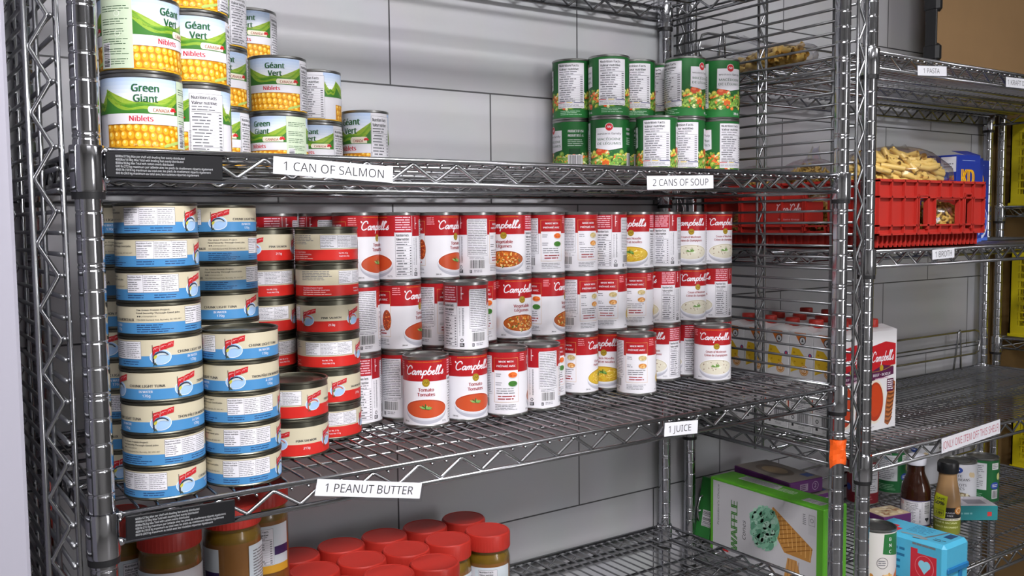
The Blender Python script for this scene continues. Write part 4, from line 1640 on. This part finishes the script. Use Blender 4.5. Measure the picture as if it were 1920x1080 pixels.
# ================================================================ boxes
def carton(name, label, cat, x, y, z, wx, dy, h, M, faces, rot=(0, 0, 0), group=None, bev=.8, extra=None):
    """a printed box: its body and one printed panel per visible face; origin at the front-left bottom corner"""
    t = thing(name, label, cat, x, y, z, group=group, rot=rot)
    mb = MB()
    mb.box(0, 0, 0, wx, dy, h, M, bev)
    mb.build('box_body', t)
    fr = {'front': ((0, 0, 0), (1, 0, 0), (0, 0, 1)), 'left': ((0, dy, 0), (0, -1, 0), (0, 0, 1)), 'top': ((0, 0, h), (1, 0, 0), (0, 1, 0)), 'right': ((wx, 0, 0), (0, 1, 0), (0, 0, 1)), 'topl': ((0, dy, h), (0, -1, 0), (1, 0, 0))}
    for nm, a in faces.items():
        mb = MB()
        a.lay(mb, *fr[nm])
        mb.build(('top' if nm == 'topl' else nm) + '_print', t)
    return t


KDB = ink((28, 52, 150))
KDM = mat('blue_box_card', (28, 52, 150), .4, noise=.04)
KDY = ink((240, 178, 20))


def kd_front():
    a = Art()
    w_, h = 92, 188
    a.rect(20, h - 12, 70, h - 11, ink((150, 170, 214)), 1)
    a.text('KD', w_ / 2 - 2, h - 66, 34, ink((120, 60, 20)), 1, bold=.09, sx=.82)
    a.text('KD', w_ / 2 - 3.5, h - 64.5, 34, KDY, 2, bold=.075, sx=.82)
    a.text('ORIGINAL', w_ / 2 + 8, h - 98, 8, WHITE, 2, bold=.03, wid=56, shear=.2)
    a.ell(60, 44, 30, 40, ink((214, 220, 236)), 1)
    a.ell(62, 46, 26, 34, ink((60, 90, 190)), 2)
    for i in range(26):
        u, v = 50 + random.uniform(-22, 26), 40 + random.uniform(-22, 20)
        a.stroke([(u - 5, v), (u, v + 4), (u + 5, v)], 3.4, ink(random.choice(((240, 176, 40), (250, 200, 80), (226, 150, 30)))), 3 + i % 3)
    a.rect(0, 0, w_, 8, ink((70, 110, 210)), 1)
    a.lines(6, 2, 70, 6, 1, WHITE, 2, .5)
    return a


def kd_left():
    a = Art()
    a.rect(2, 152, 36, 184, ink((214, 214, 220)), 1)
    a.lines(8, 160, 30, 172, 2, ink((120, 120, 130)), 2, .4)
    a.rect(4, 136, 16, 142, ink((70, 130, 200)), 1)
    a.rect(22, 134, 32, 144, ink((180, 110, 50)), 1)
    a.lines(4, 108, 24, 130, 5, ink((150, 170, 220)), 1, .4)
    a.ell(26, 118, 5, 6, ink((200, 140, 60)), 1)
    return a


KF, KL_ = kd_front(), kd_left()
for i, (x, y, lb) in enumerate(((1718, 106, 'blue macaroni dinner box with KD lettering, frontmost beside red crate'), (1711, 147, 'blue macaroni dinner box directly behind the frontmost KD box'), (1805, 147, 'blue macaroni dinner box peeking out right of the frontmost box'), (1905, 187, 'blue macaroni dinner box, rearmost and rightmost, its whole right edge visible'))):
    t = carton('macaroni_box', lb, 'box', x, y, ZB + 1, 92, 38, 188, KDM, {'front': KF, 'left': KL_}, group='blue macaroni dinner boxes')
    if i == 0:
        mb = MB()
        mb.add([(30, 0, 188), (92, 0, 188), (92, 30, 200), (30, 30, 198), (30, 0, 188.6), (92, 0, 188.6), (92, 30, 200.6), (30, 30, 198.6)], [(0, 3, 2, 1), (4, 5, 6, 7), (0, 1, 5, 4), (2, 3, 7, 6), (1, 2, 6, 5), (0, 4, 7, 3)], KDM, False)
        mb.build('open_flap', t)


# broth cartons: two columns, five deep, a third column at the back
CW, CD, CHT = 94, 56, 198
WBOX = mat('white_carton', (214, 212, 214), .4, noise=.02)


def carton_front():
    a = Art()
    w_, h = CW, CHT
    a.poly([(4, 118), (w_ - 4, 128), (w_ - 4, 170), (w_ * .6, 176), (4, 168)], ink((178, 26, 34)), 1)
    a.poly([(8, 100), (w_ - 10, 108), (w_ - 10, 124), (w_ / 2, 130), (8, 118)], ink((84, 28, 66)), 2)
    a.stroke([(4, 118), (w_ / 2, 119), (w_ - 4, 128)], .8, GOLD, 3)
    script(a, "Campbell's", w_ / 2, 138, w_ * .82, WHITE, 3, xh=8.5, wt=.24, slant=.2)
    a.ell(w_ * .46, 124, 6, 6, GOLD, 4)
    a.text('BEEF · BOEUF', w_ * .48, 108, 5, WHITE, 3, bold=.04, wid=58)
    a.lines(w_ * .24, 101, w_ * .72, 105, 1, ink((190, 150, 170)), 3, .5)
    a.ell(w_ * .26, 58, 30, 44, ink((216, 206, 190)), 1, 36)
    a.ell(w_ * .26, 58, 26, 39, ink((166, 52, 20)), 2, 36)
    a.ell(w_ * .26, 60, 22, 32, ink((186, 62, 24)), 3, 36)
    a.poly([(56, 12), (68, 6), (78, 16), (88, 66), (90, 92), (76, 100), (66, 84), (58, 44)], ink((150, 84, 40)), 3)
    for i in range(9):
        a.stroke([(58 + i * 1.5, 16 + i * 9), (70 + i, 14 + i * 9), (80 + i, 22 + i * 8)], 2.4, ink((96, 50, 24)), 4)
        a.stroke([(58 + i * 1.5, 20 + i * 9), (70 + i, 18 + i * 9), (80 + i, 26 + i * 8)], 1.6, ink((190, 120, 66)), 4)
    a.rect(62, 74, 84, 100, ink((84, 28, 60)), 5)
    a.lines(64, 77, 82, 98, 5, WHITE, 6, .5, ragged=.15)
    a.lines(4, 4, 22, 10, 2, FINE, 1, .4)
    return a


def carton_left():
    a = Art()
    w_, h = CD, CHT
    a.poly([(12, 196), (40, 196), (40, 180), (28, 172)], ink((206, 110, 40)), 2)
    a.ell(32, 181, 8, 8, ink((66, 70, 74)), 3, 20)
    a.ell(32, 181, 6.2, 6.2, ink((208, 208, 210)), 4, 20)
    a.poly([(29, 178), (35, 178), (32, 185.5)], ink((66, 70, 74)), 5)
    a.poly([(4, 146), (8, 166), (24, 164), (40, 146), (38, 128), (14, 120), (4, 116)], ink((216, 176, 42)), 2)
    a.poly([(4, 116), (14, 130), (6, 140)], ink((232, 200, 90)), 3)
    for u, v, q in ((12, 156, 2.6), (20, 150, 2.2), (28, 148, 3), (14, 138, 2.), (32, 136, 2.4)):
        a.ell(u, v, q, q * .8, ink((186, 140, 26)), 3, 12)
    a.ell(36, 122, 10.5, 10.5, ink((202, 140, 70)), 4, 24)
    a.ring(36, 122, 9, 9, 1., ink((236, 214, 180)), 5, 20)
    a.text('B3', 36, 118.6, 7, ink((240, 230, 214)), 5, bold=.03, sx=.9)
    a.ell(50, 152, 4.4, 5.4, ink((50, 62, 130)), 3, 16)
    a.ell(50, 153, 2.2, 2.8, ink((206, 70, 80)), 4, 12)
    for i in range(3):
        a.ell(7 + i % 2 * 3, 92 + i * 4, 1.6, 2.2, INK, 2, 8)
    a.lines(8, 64, 46, 86, 6, ink((120, 120, 126)), 2, .34, ragged=.4)
    a.frame(3, 4, 53, 60, .3, ink((150, 150, 156)), 1)
    a.lines(6, 44, 48, 58, 4, FINE, 2, .36)
    a.barcode(22, 12, 48, 38, 2)
    a.ring(11, 26, 4, 4.4, 1.6, INK, 2, 6)
    a.rect(8, 8, 13, 14, INK, 2)
    a.lines(24, 5, 40, 10, 2, FINE, 2, .3)
    return a


CFA, CLA = carton_front(), carton_left()


def broth(x, y, label):
    t = carton('broth_carton', label, 'carton', x, y, ZJ + .5, CW, CD, CHT, WBOX, {'front': CFA, 'left': CLA}, group='broth cartons on the shelf')
    mb = MB()
    mb.add([(0, 0, CHT), (CW, 0, CHT), (CW, CD, CHT), (0, CD, CHT), (8, CD / 2 - 2, CHT + 9), (CW - 8, CD / 2 - 2, CHT + 9), (CW - 8, CD / 2 + 2, CHT + 9), (8, CD / 2 + 2, CHT + 9)], [(0, 1, 5, 4), (2, 3, 7, 6), (1, 2, 6, 5), (3, 0, 4, 7), (4, 5, 6, 7)], WBOX, False)
    mb.build('folded_top', t)
    mb = MB()
    mb.lathe([(14, 0), (14.5, 1), (14.2, 14), (13, 16), (0, 16)], REDLID, 28, c=(CW / 2 - 2, CD / 2 - 1, CHT + 6))
    mb.build('screw_cap', t)
    return t


RW = ('front', 'second', 'third', 'fourth', 'rear')
first = {}
for c in range(3):
    for r in range(5):
        if c == 2 and r < 3:
            continue
        lb = '%s broth carton, red cap, %s column, %s' % (RW[r], ('left', 'middle', 'right')[c], 'cheese picture facing the wire panel' if c == 0 else 'beef front beside the post' if (c, r) == (1, 0) else 'among the others')
        x, y = 1317 + c * 96, 102 + r * 57.5
        if not first:
            first['p'] = broth(x, y, lb)
        else:
            dup(first['p'], x, y, ZJ + .5, 0, lb, 'broth cartons on the shelf')


# ================================================================ bottom right shelf
GREENM = mat('lime_green_card', (92, 172, 42), .4, noise=.05)
DKGREEN = mat('dark_green_card', (40, 110, 48), .4, noise=.06)


def waffle_left():
    a = Art()
    L, h = 287, 156
    G = ink((92, 172, 42))
    a.rect(9, -2 + 2, L - 16, h - 5, ink((206, 204, 208)), 1)
    a.text("President's Choice", 26, 34, 4.6, INK, 2, 'l', wid=86, shear=.2)
    a.p = [([(26 - (v - 34) * 1.0, 58 + (u - 26)) for u, v in P], ly, M) if ly == 2 else (P, ly, M) for P, ly, M in a.p]
    b = Art()
    b.text('WAFFLE', 0, 0, 17, ink((60, 128, 44)), 2, 'l', bold=.09, wid=104, shear=0)
    a.p += [([(76 - v, 14 + u) for u, v in P], ly, M) for P, ly, M in b.p]
    b = Art()
    b.text('Cones', 0, 0, 9, INK, 2, 'l', wid=40, shear=.25)
    a.p += [([(98 - v, 44 + u) for u, v in P], ly, M) for P, ly, M in b.p]
    # cone, point to the right and down, then the scoop
    a.poly([(152, 106), (168, 132), (262, 74), (258, 46), (196, 48)], ink((196, 138, 66)), 2)
    for i in range(9):
        f_ = i / 8
        a.stroke([(154 + f_ * 46, 108 - f_ * 58), (190 + f_ * 72, 118 - f_ * 46)], 1.6, ink((150, 94, 36)), 3, smooth=False)
        a.stroke([(166 + f_ * 92, 130 - f_ * 56), (176 + f_ * 80, 72 - f_ * 22)], 1.6, ink((226, 176, 104)), 3, smooth=False)
    a.ell(150, 82, 42, 30, ink((122, 182, 152)), 4, 24, .95)
    a.ell(140, 92, 30, 28, ink((128, 188, 158)), 4, 24)
    for i in range(190):
        g, q = random.uniform(0, 6.28), math.sqrt(random.random())
        u, v = 146 + 34 * q * math.cos(g), 84 + 44 * q * math.sin(g)
        c = random.choice(((142, 200, 170), (120, 182, 150), (164, 214, 188), (104, 166, 134), (184, 224, 202)))
        a.ell(u, v, random.uniform(5, 11), random.uniform(3, 6), ink(c), 5 + i % 5, 10, .8 + random.uniform(-.4, .4))
        if i % 5 == 0:
            a.ell(u, v, 1.6, 1., ink((50, 50, 44)), 11, 6)
    a.poly([(196, 0), (204, 40), (226, 40), (238, 2)], ink((206, 150, 84)), 2)
    for q in (204, 212, 220, 228):
        a.stroke([(q, 2), (q + 3, 38)], 1.2, ink((160, 104, 50)), 3, smooth=False)
    a.lines(34, 4, 60, 15, 2, ink((196, 36, 40)), 3, .7, word=(5, 9))
    a.rect(252, 100, 268, 140, ink((200, 198, 202)), 2)
    a.frame(253, 118, 267, 138, .5, INK, 3)
    a.ring(260, 128, 4, 4, .8, INK, 3, 12)
    a.lines(239, 116, 247, 138, 6, FINE, 2, .4)
    return a


def waffle_top():
    a = Art()
    a.rect(2, 2, 285, 68, ink((92, 172, 42)), 0)
    a.poly([(46, 34), (150, 34), (142, 62), (46, 62)], ink((200, 200, 200)), 1)
    a.lines(49, 37, 140, 60, 9, ink((90, 92, 96)), 2, .4, gap=.12, ragged=.1)
    a.lines(150, 32, 198, 52, 4, ink((200, 222, 190)), 2, .5)
    a.barcode(222, 18, 266, 38, 2)
    return a


carton('waffle_cone_box', 'lime green waffle cone box with mint ice cream picture on bottom right shelf', 'box', 1261, 86, ZL + 1, 70, 287, 156, GREENM, {'left': waffle_left(), 'topl': waffle_top()}, bev=2)


def dkgreen_left():
    a = Art()
    a.barcode(16, 30, 50, 62, 2, True)
    return a


carton('cookie_box', 'dark green box with barcode leaning behind the waffle cone box', 'box', 1262, 378, ZL + 13, 60, 40, 132, DKGREEN, {'left': dkgreen_left(), 'front': dkgreen_left()}, rot=(.0, .2, .06))

PURP = mat('purple_card', (92, 40, 100), .4, noise=.08)
TOPG = mat('photo_print_top', (120, 112, 104), .45, noise=.25, scale=18)


def tray_box(name, label, x, y, z, wx, dy, h, rz, ty=0.):
    t = thing(name, label, 'box', x, y, z, rz, rot=(0, ty, rz))
    mb = MB()
    mb.box(0, 0, 0, wx, dy, h, PURP, 2)
    mb.build('box_body', t)
    mb = MB()
    a = Art()
    a.rect(1, 1, wx - 1, dy - 1, ink((140, 130, 122)), 1)
    a.ell(wx * .5, dy * .55, wx * .3, dy * .3, ink((110, 96, 84)), 2)
    a.ell(wx * .5, dy * .55, wx * .22, dy * .2, ink((156, 132, 100)), 3)
    a.rect(wx * .7, dy * .1, wx * .94, dy * .24, ink((50, 76, 150)), 2)
    a.lay(mb, (0, 0, h), (1, 0, 0), (0, 1, 0))
    b = Art()
    b.ring(wx * .76, h * .5, h * .3, h * .3, .8, ink((206, 190, 210)), 1, 16)
    b.text('2', wx * .76, h * .38, h * .26, ink((206, 190, 210)), 1)
    b.rect(wx * .3, h * .25, wx * .54, h * .75, ink((150, 130, 150)), 1)
    b.lines(wx * .32, h * .3, wx * .52, h * .7, 3, ink((90, 60, 96)), 2)
    b.lay(mb, (0, 0, 0), (1, 0, 0), (0, 0, 1))
    mb.build('printed_sleeve', t)
    return t


tray_box('frozen_dinner_box', 'dark purple meal box lying topmost on a stack behind the waffle box', 1336, 225, ZL + 133, 95, 165, 30, -.1)
tray_box('frozen_dinner_box', 'dark purple meal box second from top of the stack behind the waffle box', 1346, 212, ZL + 90, 112, 170, 40, -.06)
tray_box('frozen_dinner_box', 'dark purple meal box third from top of the stack behind the waffle box', 1340, 220, ZL + 46, 120, 170, 42, .0)
tray_box('frozen_dinner_box', 'dark purple meal box lowest of the stack behind the waffle box', 1342, 216, ZL + 1, 120, 170, 43, -.03)


# bottles
BBQ = mat('dark_brown_sauce', (52, 26, 16), .12, spec=.6, noise=.1)
DRESS = mat('tan_dressing', (168, 132, 92), .25, noise=.12)
OLIVE = ink((122, 128, 44))


def bottle(label, x, y, prof, fillm, capm, cap, lab, rz):
    t = thing('dressing_bottle', label, 'bottle', x, y, ZL + .5, rz)
    mb = MB()
    mb.lathe(prof, fillm, 36)
    o = mb.build('bottle_body', t)
    auto_smooth(o.data, 60)
    mb = MB()
    mb.lathe(cap, capm, 36)
    o = mb.build('cap', t)
    auto_smooth(o.data, 40)
    lab_, nm = lab
    link(nm, lab_, t)
    return t


def bbq_label():
    R = 32.4
    U = lambda d: R * math.radians(d)
    a = Art()
    a.rect(U(-150), 20, U(150), 88, ink((70, 62, 110)), 0)
    a.rect(U(-70), 24, U(66), 86, ink((210, 208, 214)), 1)
    a.nutrition(U(-44), 28, U(24), 84, 2, 10)
    a.barcode(U(34), 54, U(58), 84, 2, True)
    a.ell(U(42), 40, 3, 3.4, INK, 3, 12)
    a.ell(U(50), 40, 3, 3.4, INK, 3, 12)
    a.poly([(U(38), 39), (U(54), 39), (U(46), 31)], INK, 4)
    a.text('N', U(-58), 74, 10, ink((180, 40, 50)), 3)
    a.rect(U(-150), 16, U(150), 20, ink((206, 176, 60)), 1)
    a.p = [([(u, 8 + (v - 16) * .86) for u, v in P], ly, M) for P, ly, M in a.p]
    return a.label_mesh('bottle_label', R)


def dress_label():
    R = 27.6
    U = lambda d: R * math.radians(d)
    a = Art()
    a.rect(U(-180), 6, U(180), 52, OLIVE, 0)
    a.rect(U(-180), 52, U(180), 60, ink((214, 208, 186)), 1)
    a.lines(U(-70), 54, U(70), 58, 1, FINE, 2, .5)
    a.rect(U(-180), 60, U(180), 96, ink((34, 32, 34)), 1)
    a.text('OLIVE & BALSAMIC', U(-2), 42, 5.4, ink((214, 216, 160)), 2, bold=.03, wid=U(104))
    a.text('OLIVE ET BALSAMIQUE', U(-2), 27, 5.4, ink((214, 216, 160)), 2, bold=.03, wid=U(112))
    a.text('FLAVOUR', U(14), 76, 5, WHITE, 2, wid=U(40))
    a.text('FREE', U(14), 66, 5, WHITE, 2, wid=U(26))
    a.ell(U(56), 86, 11, 13, ink((196, 130, 60)), 3)
    a.ring(U(56), 86, 7, 9, 1.6, ink((236, 220, 190)), 4)
    Y = ink((206, 214, 40))
    a.poly([(U(-74), 58), (U(-8), 58), (U(-4), 96), (U(2), 134), (U(-52), 142), (U(-78), 100)], Y, 6)
    a.text('SAVE', U(-30), 120, 8, INK, 7, bold=.03, wid=U(40), shear=.1)
    a.text('50%', U(-38), 103, 12, INK, 7, bold=.05, wid=U(50), shear=.1)
    a.frame(U(-66), 66, U(-14), 86, .8, INK, 7)
    a.text('3.49', U(-38), 71, 8, INK, 7, bold=.03, wid=U(36))
    a.p = [([(u, v * .66) for u, v in P], ly, M) for P, ly, M in a.p]
    return a.label_mesh('bottle_label', R)


BLKCAP = mat('black_cap', (24, 24, 26), .35)
WHTCAP = mat('white_cap', (214, 214, 224), .35)
fx = lambda x, y, f: math.atan2(CAMX - x, -(CAMY - y)) - math.radians(f)
bottle('dark brown sauce bottle with white cap beside the discounted dressing', 1735, 194,
       [(0, 0), (30, 0), (32, 4), (32, 84), (30.6, 95), (25.6, 110), (19.6, 124), (17.4, 132), (17.4, 148), (0, 148)], BBQ, WHTCAP,
       [(19.6, 146), (20.6, 147), (20.6, 163), (19, 167), (17, 168), (0, 168)], (bbq_label(), 'label'), fx(1735, 194, 0))
bottle('tan salad dressing bottle with black cap and yellow SAVE 50% sticker', 1760, 134,
       [(0, 0), (25, 0), (27, 4), (27, 74), (26, 86), (20.5, 112), (18.6, 128), (18.6, 142), (0, 142)], DRESS, BLKCAP,
       [(21.4, 137), (22.2, 139), (22.2, 157), (20.6, 161), (0, 161)], (dress_label(), 'label'), fx(1760, 134, 0))


# other cans on the bottom right shelf
def plain_can_label(kind):
    R = 37.2
    U = lambda d: R * math.radians(d)
    a = Art()
    base = {'beans': (206, 206, 212), 'green': (30, 98, 52), 'red': (120, 26, 36), 'nut': (212, 208, 204)}[kind]
    a.rect(U(-180), 4, U(180), 106, ink(base), 0)
    if kind == 'beans':
        a.ell(U(-2), 92, 13, 8, ink((44, 70, 150)), 2)
        a.lines(U(-14), 89, U(10), 94, 1, WHITE, 3, .5)
        a.text('WHITE', U(-8), 75, 6, INK, 2, 'c', bold=.02, wid=U(46))
        a.text('KIDNEY BEANS', U(-2), 66, 6, INK, 2, bold=.02, wid=U(92))
        a.text('HARICOTS', U(-2), 53, 6, INK, 2, bold=.02, wid=U(66))
        a.text('BLANCS', U(-2), 44, 6, INK, 2, bold=.02, wid=U(52))
        a.ell(U(6), 22, 30, 16, ink((96, 78, 52)), 2)
        a.ell(U(6), 24, 27, 13, ink((150, 130, 96)), 3)
        for i in range(30):
            a.ell(U(6) + random.uniform(-22, 22), 24 + random.uniform(-9, 9), 4, 2.6, ink(random.choice(((214, 204, 178), (196, 184, 150), (226, 218, 196)))), 4 + i % 3, 10, random.uniform(0, 3))
        for g in (48, 58):
            a.ell(U(g), 86 - g * .1, 5, 7, ink((206, 186, 150)), 3, 12, .4)
    if kind == 'green':
        a.rect(U(-70), 34, U(14), 100, ink((206, 208, 212)), 1)
        a.lines(U(-64), 38, U(8), 96, 12, FINE, 2, .36)
        a.rect(U(34), 84, U(66), 100, ink((214, 216, 214)), 1)
        a.lines(U(36), 86, U(62), 98, 3, FINE, 2, .4)
        a.ell(U(48), 44, 12, 9, ink((50, 76, 160)), 2)
        a.lines(U(36), 40, U(60), 48, 2, WHITE, 3, .5)
        a.ell(U(66), 66, 6, 9, ink((200, 196, 130)), 2)
        a.rect(U(34), 12, U(62), 34, ink((220, 220, 224)), 2)
        a.barcode(U(37), 14, U(58), 32, 3)
        a.lines(U(-60), 10, U(10), 26, 4, ink((150, 190, 160)), 2, .3)
    if kind == 'red':
        a.rect(U(-50), 30, U(60), 102, ink((196, 196, 200)), 1)
        a.lines(U(-44), 34, U(54), 98, 12, FINE, 2, .36)
        a.lines(U(-40), 12, U(40), 24, 2, ink((170, 90, 96)), 2, .4)
        a.ell(U(-70), 40, 9, 9, ink((50, 70, 150)), 2)
    if kind == 'nut':
        a.lines(U(-80), 12, U(-48), 96, 16, ink((110, 110, 116)), 2, .36)
        a.poly([(U(20), 66), (U(80), 60), (U(80), 104), (U(24), 104)], ink((40, 110, 56)), 2)
        for i, s in enumerate('BNC'):
            a.text(s, U(40), 91 - i * 12, 6.4, WHITE, 3, 'l', bold=.04)
        a.ring(U(20), 48, 11, 11, 1, INK, 2, 24)
        a.lines(U(8), 42, U(32), 54, 3, FINE, 3, .5, ragged=.2)
        for i in range(14):
            a.ell(U(-10) + random.uniform(-10, 40), 18 + random.uniform(-7, 7), 5, 3, ink(random.choice(((206, 160, 90), (190, 130, 60), (226, 190, 130)))), 3 + i % 2, 10, random.uniform(0, 3))
        a.poly([(U(46), 4), (U(90), 4), (U(90), 40), (U(62), 24)], ink((200, 110, 50)), 2)
    return a.label_mesh(kind + '_label', R)


PC = {k: proto(VB_, VL_, plain_can_label(k)) for k in ('beans', 'green', 'red', 'nut')}
place(PC['beans'], 'bean_can', 'can', 1984, 232, ZL, 8, 'white kidney beans can behind the discounted dressing bottle', None)
place(PC['green'], 'vegetable_can', 'can', 2062, 218, ZL, 0, 'green can with white nutrition panel right of the white beans can', None)
place(PC['red'], 'soup_can', 'can', 1812, 384, ZL, -10, 'dark red can with pale text panel behind the corner post', None)
place(PC['green'], 'vegetable_can', 'can', 1950, 396, ZL, -10, 'green can at the back, behind the dark sauce bottle', None)
place(PC['beans'], 'bean_can', 'can', 2090, 392, ZL, 40, 'white can at the back, behind the white kidney beans can', None)
place(PC['nut'], 'nut_can', 'can', 1388, 62, ZL, 0, 'white can with nut picture and green patch at the bottom edge', None)

TEAL = mat('teal_card', (38, 132, 138), .4, noise=.06)


def teal_top():
    a = Art()
    a.rect(1, 1, 107, 72, ink((196, 190, 198)), 1)
    a.rect(46, 16, 90, 50, ink((130, 124, 134)), 2)
    a.lines(6, 8, 40, 62, 6, ink((140, 134, 144)), 2, .4)
    return a


def teal_front():
    a = Art()
    a.rect(84, 10, 94, 20, ink((196, 60, 60)), 1)
    a.lines(10, 12, 60, 20, 1, ink((120, 180, 184)), 1, .5)
    return a


def teal_right():
    a = Art()
    a.lines(18, 10, 60, 26, 2, ink((170, 210, 212)), 1, .4)
    return a


carton('small_teal_box', 'small flat teal box with pale top beside the dressing bottle', 'box', 1842, 172, ZL + 1, 108, 74, 34, TEAL, {'top': teal_top(), 'front': teal_front(), 'right': teal_right()}, rot=(0, 0, -.62), bev=1)


def purple_front():
    a = Art()
    a.lines(20, 12, 70, 32, 2, ink((214, 196, 214)), 1, .5)
    return a


def purple_top():
    a = Art()
    a.rect(1, 1, 79, 60, ink((196, 176, 140)), 1)
    for i in range(24):
        a.ell(random.uniform(10, 70), random.uniform(8, 52), 7, 4.5, ink(random.choice(((216, 198, 160), (160, 110, 70), (226, 214, 190), (130, 80, 60)))), 2 + i % 3, 10, random.uniform(0, 3))
    return a


carton('small_purple_box', 'small purple box with food picture on top, left of the sauce bottle', 'box', 1618, 196, ZL + 1, 80, 62, 44, PURP, {'front': purple_front(), 'top': purple_top()}, rot=(0, 0, -.2), bev=1)

# pack of paper towels
SKY = mat('sky_blue_film', (78, 172, 206), .28, noise=.1, scale=14, bump=.35)
t = thing('paper_pack', 'sky blue film-wrapped paper pack with red heart emblem, lying flat', 'pack', 1430, -54, ZL + .5, rot=(0, 0, .02))
PW, PD, PH = 86, 160, 91
mb = MB()
mb.box(0, 0, 0, PW, PD, PH, SKY, 7)
mb.build('wrapped_body', t)
mb = MB()
a = Art()       # the long side facing left; u runs from the far end to the near end
a.poly([(132, 8), (184, 8), (184, 64), (146, 64), (146, 72), (132, 72)], ink((196, 40, 56)), 1)
a.ring(160, 40, 19, 22, 1.2, ink((226, 120, 130)), 2, 28)
a.ell(155, 44, 7, 8, ink((140, 206, 226)), 3)
a.ell(165, 44, 7, 8, ink((140, 206, 226)), 3)
a.poly([(148.6, 41), (171.4, 41), (160, 26)], ink((140, 206, 226)), 3)
a.lines(135, 77, 182, 83.5, 1, FINE, 2, .62, gap=.06, ragged=.02, word=(2, 4))
a.rect(60, 4, 66, 88, ink((150, 120, 110)), 1)
a.lines(76, 20, 120, 70, 4, ink((40, 110, 150)), 1, .4)
a.p = [([(u - 40, v) for u, v in P], ly, M) for P, ly, M in a.p]
a.lay(mb, (0, PD, 0), (0, -1, 0), (0, 0, 1))
b = Art()       # top; u from far to near, v from left to right
b.poly([(8, 10), (70, 10), (70, 44), (54, 44), (54, 60), (8, 60)], ink((206, 44, 56)), 1)
b.ring(34, 34, 14, 12, 1.6, ink((226, 180, 190)), 2, 24)
b.stroke([(84, 16), (120, 24), (150, 14), (120, 8)], 7, ink((140, 146, 146)), 2)
b.stroke([(140, 20), (150, 60), (158, 104)], 6, ink((110, 104, 104)), 1)
b.lines(80, 40, 134, 96, 6, ink((40, 90, 130)), 1, .3)
b.rect(166, 60, 186, 96, ink((40, 70, 110)), 1)
b.lines(160, 20, 190, 40, 2, INK, 1, .4)
b.p = [([(u * .78, v * .77) for u, v in P], ly, M) for P, ly, M in b.p]
b.lay(mb, (0, PD, PH), (0, -1, 0), (1, 0, 0))
mb.build('print', t)
mb = MB()
DEEP = mat('deep_blue_film', (34, 112, 168), .3, noise=.1)
mb.box(6, -4, 36, PW - 6, .5, 48, DEEP, 2.5)
mb.box(48, -3, 8, 58, .5, 38, DEEP, 1.2)
mb.build('film_seam', t)


# ================================================================ far right: board, yellow crates
t = thing('brown_board', 'large brown board with black edge and clips standing on the pasta shelf', 'board', 1984, 318, ZP + 1, .0)
mb = MB()
mb.box(0, 0, 0, 520, 26, 640, CARD, 1.5)
mb.build('panel', t)
mb = MB()
mb.box(-6, -2, 0, 0, 28, 640, BLACKPL, 1.5)
mb.build('edge_strip', t)
for z in (94, 214, 334):
    mb = MB()
    mb.box(-8, -8, z, 16, 34, z + 44, BLACKPL, 7)
    mb.build('clip', t)


def yellow_crate(x, y, z, wx, dy, h, label):
    t = thing('yellow_crate', label, 'crate', x, y, z, group='yellow plastic crates')
    for nm, ax in (('side_wall', 'l'), ('side_wall', 'r'), ('front_wall', 'f'), ('back_wall', 'b')):
        L = dy if ax in 'lr' else wx
        mb = MB()
        T = 4

        def bx(s0, z0, s1, z1, o=0.):
            if ax == 'l':
                mb.box(-o, s0, z0, T, s1, z1, YELPL)
            elif ax == 'r':
                mb.box(wx - T, s0, z0, wx + o, s1, z1, YELPL)
            elif ax == 'f':
                mb.box(s0, -o, z0, s1, T, z1, YELPL)
            else:
                mb.box(s0, dy - T, z0, s1, dy + o, z1, YELPL)
        m_ = 24
        bx(0, 0, m_, h)
        bx(L - m_, 0, L, h)
        bx(m_, 0, L - m_, 24)
        bx(m_, h - 40, L - m_, h)
        bx(0, h - 14, L, h - 4, 7)
        bx(0, 0, L, 8, 4)
        q = m_
        while q < L - m_:
            bx(q, 24, q + 4, h - 40)
            q += 21
        zz = 24
        i = 0
        while zz < h - 40:
            bx(m_, zz, L - m_, zz + (9 if i % 3 == 0 else 4), 2)
            zz += 23
            i += 1
        mb.build(nm, t)
    mb = MB()
    mb.box(4, 4, 0, wx - 4, dy - 4, 5, YELPL)
    mb.build('base', t)


YX = 2526
for z, h, nm in ((30.5, 250, 'topmost'), (-349.5, 268, 'middle'), (-746.5, 240, 'lowest')):
    yellow_crate(YX + (0 if z > 0 else 18 if z > -400 else 52), 20, z, 320, 390, h, 'yellow slotted plastic crate, %s of three at the right edge' % nm)
bpy.context.view_layer.update()
